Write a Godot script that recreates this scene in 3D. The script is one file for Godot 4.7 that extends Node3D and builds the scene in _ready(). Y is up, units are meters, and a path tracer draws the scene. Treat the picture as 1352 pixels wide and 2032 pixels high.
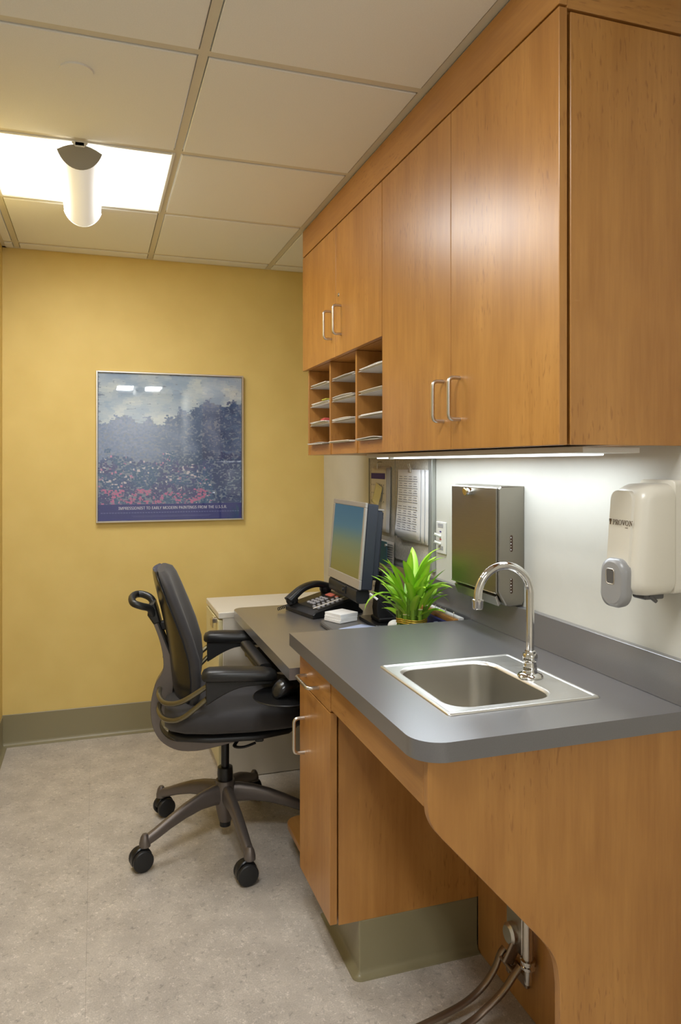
extends Node3D
# A narrow clinic work alcove: sink counter, desk, upper cabinets, task chair, yellow end wall.
# x runs across the room (+x towards the cabinet wall), z along it (-z towards the yellow wall).

const XL := -0.415      # left wall face
const XW := -1.50      # wall of the wider part beside the camera
const ZW := -1.836      # where the room widens
const XR := 1.159       # cabinet wall face
const ZB := -3.77       # yellow wall face
const ZF := 3.40        # wall behind the camera
const CEIL := 2.34
const XF := 0.857       # face of the upper cabinet doors
const CT := 0.825       # counter top
const DT := 0.72        # desk top

var M := {}
var group_no := 0
var names := {}


# ------------------------------------------------------------------ scene nodes
func numbered(called: String) -> String:
	if not names.has(called):
		names[called] = 0
		return called
	names[called] += 1
	return "%s_%03d" % [called, names[called]]


func tag(o: Node3D, label: String, category: String, group := "") -> Node3D:
	o.set_meta("label", label)
	o.set_meta("category", category)
	if group:
		o.set_meta("group", group)
	return o


func thing(called: String, label: String, category: String, at := Vector3.ZERO, turn := 0.0, group := "") -> Node3D:
	var o := Node3D.new()
	o.name = numbered(called)
	add_child(o)
	o.position = at
	o.rotation.y = turn
	tag(o, label, category, group)
	return o


func obj(called: String, st: SurfaceTool, m: Material, parent: Node3D = self) -> MeshInstance3D:
	var o := MeshInstance3D.new()
	o.name = numbered(called) if parent == self else called
	st.generate_normals()
	st.set_material(m)
	o.mesh = st.commit()
	parent.add_child(o, true)
	return o


func piece(called: String, mesh: Mesh, parent: Node3D, at: Vector3) -> MeshInstance3D:
	var o := MeshInstance3D.new()
	o.name = called
	o.mesh = mesh
	o.position = at
	parent.add_child(o, true)
	return o


func structure(o: Node3D) -> Node3D:
	o.set_meta("kind", "structure")
	return o


# ------------------------------------------------------------------ mesh helpers
func mb() -> SurfaceTool:
	var st := SurfaceTool.new()
	st.begin(Mesh.PRIMITIVE_TRIANGLES)
	return st


func ngroup() -> int:
	group_no += 1
	return group_no


func tri(st: SurfaceTool, a: Vector3, b: Vector3, c: Vector3, g: int) -> void:
	st.set_smooth_group(g)
	st.add_vertex(a)
	st.add_vertex(b)
	st.add_vertex(c)


# convex polygon facing away from a centre
func face(st: SurfaceTool, p: Array, centre: Vector3) -> void:
	var n: Vector3 = (p[1] - p[0]).cross(p[2] - p[0])
	var mid := Vector3.ZERO
	for q in p:
		mid += q
	mid /= p.size()
	var out: bool = n.dot(mid - centre) > 0.0
	for i in range(1, p.size() - 1):
		if out:
			tri(st, p[0], p[i + 1], p[i], -1)
		else:
			tri(st, p[0], p[i], p[i + 1], -1)


# chamfered box: centre, full size, chamfer, optional turn
func bx(st: SurfaceTool, c: Vector3, s: Vector3, b := 0.0, basis := Basis()) -> void:
	var h := s * 0.5
	b = minf(b, minf(h.x, minf(h.y, h.z)) * 0.9)
	var t := func(v: Vector3) -> Vector3: return c + basis * v
	if b <= 0.0:
		for ax in 3:
			for sg in [-1.0, 1.0]:
				var pts := []
				for k in [[-1, -1], [1, -1], [1, 1], [-1, 1]]:
					var v := Vector3.ZERO
					v[ax] = sg * h[ax]
					v[(ax + 1) % 3] = k[0] * h[(ax + 1) % 3]
					v[(ax + 2) % 3] = k[1] * h[(ax + 2) % 3]
					pts.append(t.call(v))
				face(st, pts, c)
		return
	var corner := func(sx: float, sy: float, sz: float, ax: int) -> Vector3:
		var v := Vector3(sx * (h.x - b), sy * (h.y - b), sz * (h.z - b))
		v[ax] = [sx * h.x, sy * h.y, sz * h.z][ax]
		return t.call(v)
	for ax in 3:
		for sg in [-1.0, 1.0]:
			var pts := []
			for k in [[-1, -1], [1, -1], [1, 1], [-1, 1]]:
				var s3 := [0.0, 0.0, 0.0]
				s3[ax] = sg
				s3[(ax + 1) % 3] = k[0]
				s3[(ax + 2) % 3] = k[1]
				pts.append(corner.call(s3[0], s3[1], s3[2], ax))
			face(st, pts, c)
	for ax in 3:   # edges running along ax
		var a1 := (ax + 1) % 3
		var a2 := (ax + 2) % 3
		for k in [[-1, -1], [1, -1], [1, 1], [-1, 1]]:
			var e := []
			for sg in [-1.0, 1.0]:
				var s3 := [0.0, 0.0, 0.0]
				s3[ax] = sg
				s3[a1] = k[0]
				s3[a2] = k[1]
				e.append([corner.call(s3[0], s3[1], s3[2], a1), corner.call(s3[0], s3[1], s3[2], a2)])
			face(st, [e[0][0], e[0][1], e[1][1], e[1][0]], c)
	for sx in [-1.0, 1.0]:
		for sy in [-1.0, 1.0]:
			for sz in [-1.0, 1.0]:
				face(st, [corner.call(sx, sy, sz, 0), corner.call(sx, sy, sz, 1), corner.call(sx, sy, sz, 2)], c)


func box_mesh(s: Vector3, b: float, m: Material) -> Mesh:
	var st := mb()
	bx(st, Vector3.ZERO, s, b)
	st.generate_normals()
	st.set_material(m)
	return st.commit()


# box between two corners
func bb(st: SurfaceTool, a: Vector3, z: Vector3, b := 0.0) -> void:
	bx(st, (a + z) * 0.5, (z - a).abs(), b)


# rings of equal length joined by quads; crease = set of ring numbers where the surface breaks
func loft(st: SurfaceTool, rings: Array, caps := true, crease := {}, closed := true) -> void:
	var n: int = rings[0].size()
	var vol := 0.0
	var mid := Vector3.ZERO
	for r in rings:
		for p in r:
			mid += p
	mid /= float(n * rings.size())
	var cols := n if closed else n - 1
	for i in rings.size() - 1:
		for j in cols:
			var a: Vector3 = rings[i][j] - mid
			var b: Vector3 = rings[i][(j + 1) % n] - mid
			var c: Vector3 = rings[i + 1][(j + 1) % n] - mid
			var d: Vector3 = rings[i + 1][j] - mid
			vol += a.dot(b.cross(c)) + a.dot(c.cross(d))
	var out := vol > 0.0
	var g := ngroup()
	for i in rings.size() - 1:
		if crease.has(i):
			g = ngroup()
		for j in cols:
			var a: Vector3 = rings[i][j]
			var b: Vector3 = rings[i][(j + 1) % n]
			var c: Vector3 = rings[i + 1][(j + 1) % n]
			var d: Vector3 = rings[i + 1][j]
			if out:
				tri(st, a, c, b, g)
				tri(st, a, d, c, g)
			else:
				tri(st, a, b, c, g)
				tri(st, a, c, d, g)
	if caps:
		for e in [0, rings.size() - 1]:
			var r: Array = rings[e]
			var c := Vector3.ZERO
			for p in r:
				c += p
			c /= n
			var gc := ngroup()
			for j in n:
				if (e == 0) == out:
					tri(st, c, r[j], r[(j + 1) % n], gc)
				else:
					tri(st, c, r[(j + 1) % n], r[j], gc)


func circle(c: Vector3, u: Vector3, v: Vector3, n: int, p := 2.0) -> Array:
	var r := []
	for i in n:
		var a := TAU * i / n
		var x := cos(a)
		var y := sin(a)
		if p != 2.0:
			x = signf(x) * pow(absf(x), 2.0 / p)
			y = signf(y) * pow(absf(y), 2.0 / p)
		r.append(c + u * x + v * y)
	return r


func spline(pts: Array, per := 6) -> Array:
	var out := []
	for i in pts.size() - 1:
		var p0: Vector3 = pts[maxi(i - 1, 0)]
		var p1: Vector3 = pts[i]
		var p2: Vector3 = pts[i + 1]
		var p3: Vector3 = pts[mini(i + 2, pts.size() - 1)]
		for k in per:
			out.append(p1.cubic_interpolate(p2, p0, p3, float(k) / per))
	out.append(pts[-1])
	return out


func spline2(pts: Array, per := 5, closed := false) -> Array:
	var out := []
	var n := pts.size()
	for i in (n if closed else n - 1):
		var p0: Vector2 = pts[(i - 1 + n) % n] if closed else pts[maxi(i - 1, 0)]
		var p1: Vector2 = pts[i]
		var p2: Vector2 = pts[(i + 1) % n]
		var p3: Vector2 = pts[(i + 2) % n] if closed else pts[mini(i + 2, n - 1)]
		for k in per:
			out.append(p1.cubic_interpolate(p2, p0, p3, float(k) / per))
	if not closed:
		out.append(pts[-1])
	return out


# rounds the corners of a path with arcs of radius r
func rounded(pts: Array, r: float, n := 5) -> Array:
	var out := [pts[0]]
	for i in range(1, pts.size() - 1):
		var p: Vector3 = pts[i]
		var a: Vector3 = p + (pts[i - 1] - p).normalized() * r
		var b: Vector3 = p + (pts[i + 1] - p).normalized() * r
		for k in n + 1:
			var t := float(k) / n
			out.append(a.lerp(p, t).lerp(p.lerp(b, t), t))
	out.append(pts[-1])
	return out


# radius: number or one per point; flat: second half-axis as a share of the first
func tube(st: SurfaceTool, pts: Array, radius, n := 10, flat := 1.0, up := Vector3.UP, caps := true, p := 2.0) -> void:
	var rings := []
	var side := Vector3.ZERO
	for i in pts.size():
		var d: Vector3 = (pts[mini(i + 1, pts.size() - 1)] - pts[maxi(i - 1, 0)]).normalized()
		if i == 0:
			side = up.cross(d)
			if side.length() < 0.01:
				side = Vector3.RIGHT.cross(d)
		side = (side - d * side.dot(d)).normalized()
		var v := d.cross(side).normalized()
		var r: float = radius[i] if radius is Array else radius
		rings.append(circle(pts[i], side * r, v * r * flat, n, p))
	loft(st, rings, caps)


# profile of Vector2(radius, height); axis frame from basis
func lathe(st: SurfaceTool, prof: Array, c: Vector3, basis := Basis(), n := 24) -> void:
	var rings := []
	var crease := {}
	for i in prof.size():
		var r := []
		for j in n:
			var a := TAU * j / n
			r.append(c + basis * Vector3(cos(a) * prof[i].x, prof[i].y, sin(a) * prof[i].x))
		rings.append(r)
		if i > 0 and i < prof.size() - 1:
			var d0: Vector2 = (prof[i] - prof[i - 1]).normalized()
			var d1: Vector2 = (prof[i + 1] - prof[i]).normalized()
			if d0.dot(d1) < 0.8:
				crease[i] = true
	loft(st, rings, prof[0].x > 0.0005 or prof[-1].x > 0.0005, crease)


func rrect(w: float, h: float, r: float, n := 4, c := Vector2.ZERO) -> Array:
	var out := []
	for q in 4:
		var cc: Vector2 = c + [Vector2(w / 2 - r, h / 2 - r), Vector2(-w / 2 + r, h / 2 - r), Vector2(-w / 2 + r, -h / 2 + r), Vector2(w / 2 - r, -h / 2 + r)][q]
		for k in n + 1:
			var a := PI / 2 * q + PI / 2 * k / n
			out.append(cc + Vector2(cos(a), sin(a)) * r)
	return out


# 2D outline pulled along a frame: point = o + u*x + v*y, from 0 to depth along w; bevel on both rims
func extrude(st: SurfaceTool, poly: Array, o: Vector3, u: Vector3, v: Vector3, w: Vector3, bevel := 0.0, turn_limit := 0.82) -> void:
	var n := poly.size()
	var area := 0.0
	for i in n:
		area += poly[i].cross(poly[(i + 1) % n])
	var p2 := poly.duplicate()
	if area < 0:
		p2.reverse()
	var inset := []
	var sharp := []
	# a chamfer too wide for a thin tip would cross itself: narrow it until the rim closes
	for attempt in 5:
		var probe := PackedVector2Array()
		for i in n:
			var e0: Vector2 = (p2[i] - p2[(i - 1 + n) % n]).normalized()
			var e1: Vector2 = (p2[(i + 1) % n] - p2[i]).normalized()
			var m := (Vector2(-e0.y, e0.x) + Vector2(-e1.y, e1.x)).normalized()
			probe.append(p2[i] + m / maxf(0.7, m.dot(Vector2(-e0.y, e0.x))) * bevel)
		if bevel <= 0.0 or not Geometry2D.triangulate_polygon(probe).is_empty():
			break
		bevel = bevel * 0.5 if attempt < 3 else 0.0
	for i in n:
		var d0: Vector2 = (p2[i] - p2[(i - 1 + n) % n]).normalized()
		var d1: Vector2 = (p2[(i + 1) % n] - p2[i]).normalized()
		var nn := Vector2(-d0.y, d0.x) + Vector2(-d1.y, d1.x)
		nn = nn.normalized() / maxf(0.7, nn.normalized().dot(Vector2(-d0.y, d0.x)))
		inset.append(p2[i] + nn * bevel)
		sharp.append(d0.dot(d1) < turn_limit)
	var out := u.cross(v).dot(w) > 0.0
	var wl := w.length()
	var wn := w / wl
	var levels := [[p2, 0.0], [p2, wl]] if bevel <= 0.0 else [[inset, 0.0], [p2, bevel], [p2, wl - bevel], [inset, wl]]
	for l in levels.size() - 1:
		var g := ngroup()
		var g0 := g
		for i in n:
			if sharp[i]:
				g = ngroup()
			var j := (i + 1) % n
			if j == 0 and not sharp[0]:
				g = g0
			var a: Vector3 = o + u * levels[l][0][i].x + v * levels[l][0][i].y + wn * levels[l][1]
			var b: Vector3 = o + u * levels[l][0][j].x + v * levels[l][0][j].y + wn * levels[l][1]
			var c: Vector3 = o + u * levels[l + 1][0][j].x + v * levels[l + 1][0][j].y + wn * levels[l + 1][1]
			var d: Vector3 = o + u * levels[l + 1][0][i].x + v * levels[l + 1][0][i].y + wn * levels[l + 1][1]
			if out:
				tri(st, a, c, b, g)
				tri(st, a, d, c, g)
			else:
				tri(st, a, b, c, g)
				tri(st, a, c, d, g)
	var cap: Array = inset if bevel > 0.0 else p2
	var idx := Geometry2D.triangulate_polygon(PackedVector2Array(cap))
	if idx.is_empty():
		print("outline does not close: ", cap.size(), " ", cap[0])
	for e in [0.0, wl]:
		for k in range(0, idx.size(), 3):
			var q := []
			for m in 3:
				var pt: Vector2 = cap[idx[k + m]]
				q.append(o + u * pt.x + v * pt.y + wn * e)
			var nrm: Vector3 = (q[1] - q[0]).cross(q[2] - q[0])
			if (nrm.dot(wn) > 0.0) == (e > 0.0):
				tri(st, q[0], q[2], q[1], -1)
			else:
				tri(st, q[0], q[1], q[2], -1)


# thin bent sheet of paper: outline w x h in frame u, v; bulge along n; thickness t
func sheet(st: SurfaceTool, o: Vector3, u: Vector3, v: Vector3, bend: Callable, t := 0.0006, nu := 6, nv := 8) -> void:
	var nrm := u.cross(v).normalized()
	var top := []
	var bot := []
	for i in nv + 1:
		var r := []
		var s := []
		for j in nu + 1:
			var p: Vector3 = o + u * (float(j) / nu) + v * (float(i) / nv) + nrm * bend.call(float(j) / nu, float(i) / nv)
			r.append(p)
			s.append(p - nrm * t)
		top.append(r)
		bot.append(s)
	var rings := []
	for i in nv + 1:
		var r: Array = top[i].duplicate()
		var b: Array = bot[i].duplicate()
		b.reverse()
		r.append_array(b)
		rings.append(r)
	# flat shading is avoided inside the sheet by one group; rims share it, which only softens a 0.6 mm edge
	loft(st, rings, true)


# ------------------------------------------------------------------ textures
func noise_bytes(seed_no: int, freq: float, w: int, h: int, ow: int, oh: int, octaves := 3, warp := 0.0, kind := FastNoiseLite.TYPE_SIMPLEX_SMOOTH, fractal := FastNoiseLite.FRACTAL_FBM) -> PackedByteArray:
	var n := FastNoiseLite.new()
	n.seed = seed_no
	n.noise_type = kind
	n.frequency = freq
	n.fractal_type = fractal
	n.fractal_octaves = octaves
	if warp > 0.0:
		n.domain_warp_enabled = true
		n.domain_warp_amplitude = warp
		n.domain_warp_frequency = freq * 1.3
	var im := n.get_seamless_image(w, h)
	im.convert(Image.FORMAT_L8)
	if w != ow or h != oh:
		im.resize(ow, oh, Image.INTERPOLATE_CUBIC)
	return im.get_data()


func tex(data: PackedByteArray, w: int, h: int, fmt := Image.FORMAT_RGB8) -> ImageTexture:
	return ImageTexture.create_from_image(Image.create_from_data(w, h, false, fmt, data))


func wood_image(seed_no: int, dark: Color, light: Color, fleck: Color) -> Image:
	var w := 1024
	var h := 1024
	var fine := noise_bytes(seed_no, 0.055, 1024, 40, w, h, 3)
	var band := noise_bytes(seed_no + 1, 0.010, 1024, 256, w, h, 3, 26.0)
	var grain := noise_bytes(seed_no + 2, 0.16, 1024, 90, w, h, 2)
	var marks := noise_bytes(seed_no + 3, 0.11, 1024, 180, w, h, 2, 5.0)
	var patch := noise_bytes(seed_no + 4, 0.012, 256, 128, w, h, 2)
	var data := PackedByteArray()
	data.resize(w * h * 3)
	for i in w * h:
		var t := 0.24 * fine[i] / 255.0 + 0.40 * band[i] / 255.0 + 0.12 * grain[i] / 255.0 + 0.24 * patch[i] / 255.0
		t = clampf((t - 0.5) * 1.7 + 0.5, 0.0, 1.0)
		var f := clampf((marks[i] / 255.0 - 0.70) * 6.0, 0.0, 1.0) * clampf((patch[i] / 255.0 - 0.40) * 3.5, 0.0, 1.0) * 0.5
		data[i * 3] = int((dark.r + (light.r - dark.r) * t) * 255.0 * (1.0 - f) + fleck.r * 255.0 * f)
		data[i * 3 + 1] = int((dark.g + (light.g - dark.g) * t) * 255.0 * (1.0 - f) + fleck.g * 255.0 * f)
		data[i * 3 + 2] = int((dark.b + (light.b - dark.b) * t) * 255.0 * (1.0 - f) + fleck.b * 255.0 * f)
	return Image.create_from_data(w, h, false, Image.FORMAT_RGB8, data)


func floor_texture() -> ImageTexture:
	var w := 1024
	var cloud := noise_bytes(11, 0.006, w, w, w, w, 5)
	var vein := noise_bytes(12, 0.046, w, w, w, w, 3, 30.0)
	var dark := noise_bytes(13, 0.040, w, w, w, w, 3, 34.0)
	var thread := noise_bytes(15, 0.020, w, w, w, w, 3, 40.0)
	var grit := noise_bytes(14, 0.15, w, w, w, w, 2)
	var data := PackedByteArray()
	data.resize(w * w * 3)
	for i in w * w:
		var c := cloud[i] / 255.0 - 0.5
		var g := grit[i] / 255.0 - 0.5
		var v := clampf((vein[i] / 255.0 - 0.62) * 6.0, 0.0, 1.0) * (0.6 + g * 2.0)
		var d := clampf((dark[i] / 255.0 - 0.69) * 7.0, 0.0, 1.0) * (0.7 + g * 1.5)
		var th := clampf(1.0 - absf(thread[i] / 255.0 - 0.5) * 34.0, 0.0, 1.0) * clampf(0.5 + c * 4.0, 0.0, 1.0)
		var k := 0.725 + c * 0.09 + g * 0.10 + clampf(v, 0.0, 1.0) * 0.11 + th * 0.07 - clampf(d, 0.0, 1.0) * 0.17
		data[i * 3] = int(clampf(k * 1.02 + 0.010, 0, 1) * 255.0)
		data[i * 3 + 1] = int(clampf(k * 0.985, 0, 1) * 255.0)
		data[i * 3 + 2] = int(clampf(k * 0.925 + v * 0.01, 0, 1) * 255.0)
	return tex(data, w, w)


func soft_texture(seed_no: int, freq: float, lo: Color, hi: Color, size := 256) -> ImageTexture:
	var n := noise_bytes(seed_no, freq, size, size, size, size, 3)
	var data := PackedByteArray()
	data.resize(size * size * 3)
	for i in size * size:
		var c := lo.lerp(hi, n[i] / 255.0)
		data[i * 3] = c.r8
		data[i * 3 + 1] = c.g8
		data[i * 3 + 2] = c.b8
	return tex(data, size, size)


func grey_texture(seed_no: int, freq: float, w: int, h: int, ow: int, oh: int, lo: float, hi: float) -> ImageTexture:
	var n := noise_bytes(seed_no, freq, w, h, ow, oh, 3)
	for i in n.size():
		n[i] = int((lo + (hi - lo) * n[i] / 255.0) * 255.0)
	return tex(n, ow, oh, Image.FORMAT_L8)


func mat(called: String, c: Color, rough := 0.6, metal := 0.0) -> StandardMaterial3D:
	var m := StandardMaterial3D.new()
	m.resource_name = called
	m.albedo_color = c
	m.roughness = rough
	m.metallic = metal
	M[called] = m
	return m


func triplanar(m: StandardMaterial3D, scale: float, world := true) -> StandardMaterial3D:
	m.uv1_triplanar = true
	m.uv1_world_triplanar = world
	m.uv1_scale = Vector3.ONE * scale
	m.uv1_triplanar_sharpness = 8.0
	return m


func make_materials() -> void:
	# maple veneer, grain upright and grain lying
	var img := wood_image(5, Color8(166, 112, 51), Color8(197, 142, 74), Color8(136, 84, 34))
	var w1 := mat("maple", Color.WHITE, 0.33)
	w1.metallic_specular = 0.6
	w1.albedo_texture = ImageTexture.create_from_image(img)
	triplanar(w1, 0.9)
	var img2 := img.duplicate() as Image
	img2.rotate_90(CLOCKWISE)
	var w2 := mat("maple_lying", Color.WHITE, 0.33)
	w2.metallic_specular = 0.6
	w2.albedo_texture = ImageTexture.create_from_image(img2)
	triplanar(w2, 0.9)
	mat("maple_edge", Color8(180, 126, 70), 0.42)
	mat("gap_dark", Color8(60, 36, 16), 0.8)
	# paint
	var y := mat("paint_yellow", Color.WHITE, 0.62)
	y.albedo_texture = soft_texture(21, 0.02, Color8(220, 192, 114), Color8(226, 199, 122))
	triplanar(y, 0.8)
	var wt := mat("paint_white", Color.WHITE, 0.6)
	wt.albedo_texture = soft_texture(23, 0.02, Color8(205, 202, 191), Color8(211, 208, 197))
	triplanar(wt, 0.8)
	var ti := mat("ceiling_tile", Color.WHITE, 0.9)
	ti.albedo_texture = soft_texture(24, 0.16, Color8(234, 233, 227), Color8(242, 240, 235), 512)
	triplanar(ti, 3.0)
	mat("tee", Color8(216, 208, 188), 0.5)
	var fl := mat("linoleum", Color.WHITE, 0.42)
	fl.albedo_texture = floor_texture()
	triplanar(fl, 1.15)
	fl.roughness_texture = grey_texture(31, 0.03, 512, 512, 512, 512, 0.75, 1.0)
	mat("cove_base", Color8(140, 131, 100), 0.34)
	# laminate
	var la := mat("laminate", Color.WHITE, 0.33)
	la.metallic_specular = 0.9
	la.clearcoat_enabled = true
	la.clearcoat = 1.0
	la.clearcoat_roughness = 0.3
	la.albedo_texture = soft_texture(33, 0.2, Color8(96, 94, 96), Color8(104, 102, 103), 512)
	triplanar(la, 2.5)
	mat("laminate_edge", Color8(92, 86, 78), 0.45)
	# metals
	var ss := mat("stainless", Color8(226, 224, 219), 0.42, 1.0)
	ss.roughness_texture = grey_texture(35, 0.12, 24, 512, 512, 512, 0.7, 1.0)
	triplanar(ss, 4.0)
	var ss2 := mat("stainless_dull", Color8(150, 145, 134), 0.42, 1.0)
	ss2.roughness_texture = ss.roughness_texture
	triplanar(ss2, 4.0)
	mat("stainless_bowl", Color8(196, 192, 182), 0.36, 1.0)
	mat("chrome", Color8(214, 212, 208), 0.06, 1.0)
	mat("nickel", Color8(206, 200, 190), 0.3, 1.0)
	mat("brass_pale", Color8(200, 184, 140), 0.25, 1.0)
	mat("chair_metal", Color8(118, 110, 105), 0.4, 0.6)
	mat("tube_metal", Color8(128, 122, 100), 0.34, 0.85)
	mat("pewter", Color8(150, 134, 118), 0.36, 0.9)
	# plastics and cloth
	mat("black_plastic", Color8(24, 24, 25), 0.32)
	mat("black_matte", Color8(30, 30, 31), 0.5)
	var fa := mat("seat_fabric", Color.WHITE, 0.72)
	fa.albedo_texture = soft_texture(41, 0.35, Color8(46, 44, 45), Color8(58, 55, 56), 256)
	triplanar(fa, 9.0, false)
	fa.rim_enabled = true
	fa.rim = 0.25
	mat("shell_plastic", Color8(34, 33, 33), 0.24)
	mat("arm_vinyl", Color8(34, 34, 34), 0.38)
	mat("ivory_plastic", Color8(226, 220, 205), 0.28)
	mat("grey_plastic", Color8(150, 149, 148), 0.3)
	mat("grey_dark_plastic", Color8(92, 90, 88), 0.4)
	mat("white_plastic", Color8(232, 230, 224), 0.35)
	mat("silver_plastic", Color8(176, 170, 162), 0.38, 0.3)
	mat("navy_plastic", Color8(46, 50, 60), 0.45)
	mat("cabinet_cream", Color8(222, 212, 168), 0.4)
	mat("cabinet_white", Color8(222, 216, 204), 0.38)
	mat("paper", Color8(236, 234, 232), 0.8)
	mat("paper_warm", Color8(226, 220, 208), 0.8)
	mat("paper_grey", Color8(198, 194, 190), 0.8)
	mat("sticky_yellow", Color8(226, 218, 164), 0.8)
	mat("ink_grey", Color8(150, 150, 158), 0.8)
	mat("ink_dark", Color8(70, 66, 72), 0.8)
	mat("ink_violet", Color8(78, 62, 128), 0.8)
	mat("card_teal", Color8(52, 126, 150), 0.75)
	mat("paper_blue", Color8(168, 178, 206), 0.8)
	mat("folder_blue", Color8(34, 38, 104), 0.6)
	mat("note_green", Color8(198, 196, 80), 0.8)
	mat("note_red", Color8(196, 84, 80), 0.8)
	mat("key_grey", Color8(168, 166, 172), 0.5)
	mat("key_red", Color8(206, 108, 92), 0.5)
	mat("brown_print", Color8(98, 80, 56), 0.6)
	mat("print_white", Color8(226, 226, 238), 0.6)
	mat("gold", Color8(212, 176, 72), 0.3, 0.8)
	var fr := mat("felt_grey", Color.WHITE, 0.85)
	fr.albedo_texture = soft_texture(44, 0.05, Color8(182, 177, 165), Color8(210, 205, 194), 512)
	triplanar(fr, 3.0)
	mat("frame_grey", Color8(176, 178, 172), 0.35, 0.5)
	# plant
	var lf := mat("leaf", Color.WHITE, 0.34)
	lf.albedo_color = Color.WHITE
	lf.vertex_color_use_as_albedo = true
	lf.backlight_enabled = true
	lf.backlight = Color(0.5, 0.55, 0.2)
	lf.cull_mode = BaseMaterial3D.CULL_DISABLED
	mat("stalk", Color8(112, 146, 44), 0.4)
	mat("stalk_node", Color8(190, 182, 130), 0.6)
	# lamps
	var e := mat("lamp_pan", Color8(240, 240, 236), 0.5)
	e.emission_enabled = true
	e.emission = Color(1.0, 0.985, 0.95)
	e.emission_energy_multiplier = 0.72
	var t := mat("lamp_tube_glow", Color8(245, 245, 240), 0.4)
	t.emission_enabled = true
	t.emission = Color(1.0, 0.985, 0.95)
	t.emission_energy_multiplier = 2.5
	var bw := mat("basket_white", Color8(226, 226, 222), 0.5)
	bw.emission_enabled = true   # perforated sheet in front of the lamps
	bw.emission = Color(1.0, 0.99, 0.97)
	bw.emission_energy_multiplier = 0.28
	mat("enamel_white", Color8(226, 226, 222), 0.5)
	mat("basket_end", Color8(150, 146, 136), 0.5)
	var u := mat("strip_glow", Color8(245, 246, 246), 0.4)
	u.emission_enabled = true
	u.emission = Color(0.95, 0.98, 1.0)
	u.emission_energy_multiplier = 2.2
	mat("strip_housing", Color8(206, 200, 190), 0.4)


# ------------------------------------------------------------------ camera and light
func look_and_light() -> void:
	var cam := Camera3D.new()
	cam.name = "camera"
	add_child(cam)
	cam.position = Vector3(0, 1.323, 0)
	cam.rotation.y = deg_to_rad(-18.38)
	var near := 0.05
	var f := 1462.2
	cam.set_frustum(2032.0 / f * near, Vector2(0, -95.0 / f * near), near, 60.0)
	cam.current = true
	var we := WorldEnvironment.new()
	we.name = "world"
	var env := Environment.new()
	env.background_mode = Environment.BG_COLOR
	env.background_color = Color(0.02, 0.02, 0.02)
	env.tonemap_mode = Environment.TONE_MAPPER_LINEAR
	env.tonemap_exposure = 1.1
	env.sdfgi_enabled = true
	env.ssao_enabled = true
	env.ssil_enabled = true
	we.environment = env
	add_child(we)


func area(parent: Node3D, at: Vector3, w: float, h: float, energy: float, c: Color, turn := Basis()) -> void:
	var l := AreaLight3D.new()
	l.name = "lamp_light"
	l.area_size = Vector2(w, h)
	l.light_energy = energy
	l.light_color = c
	l.area_range = 12.0
	l.shadow_enabled = true
	parent.add_child(l, true)
	l.position = at
	l.basis = turn


# ------------------------------------------------------------------ room
func cove(st: SurfaceTool, a: Vector3, along: Vector3, outward: Vector3, h: float) -> void:
	# rubber base with a rolled foot
	var p := [Vector2(0, 0), Vector2(0.022, 0), Vector2(0.021, 0.004), Vector2(0.012, 0.007), Vector2(0.006, 0.013), Vector2(0.004, 0.022), Vector2(0.004, h - 0.002), Vector2(0.002, h), Vector2(0, h)]
	extrude(st, p, a, outward, Vector3.UP, along)


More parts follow.
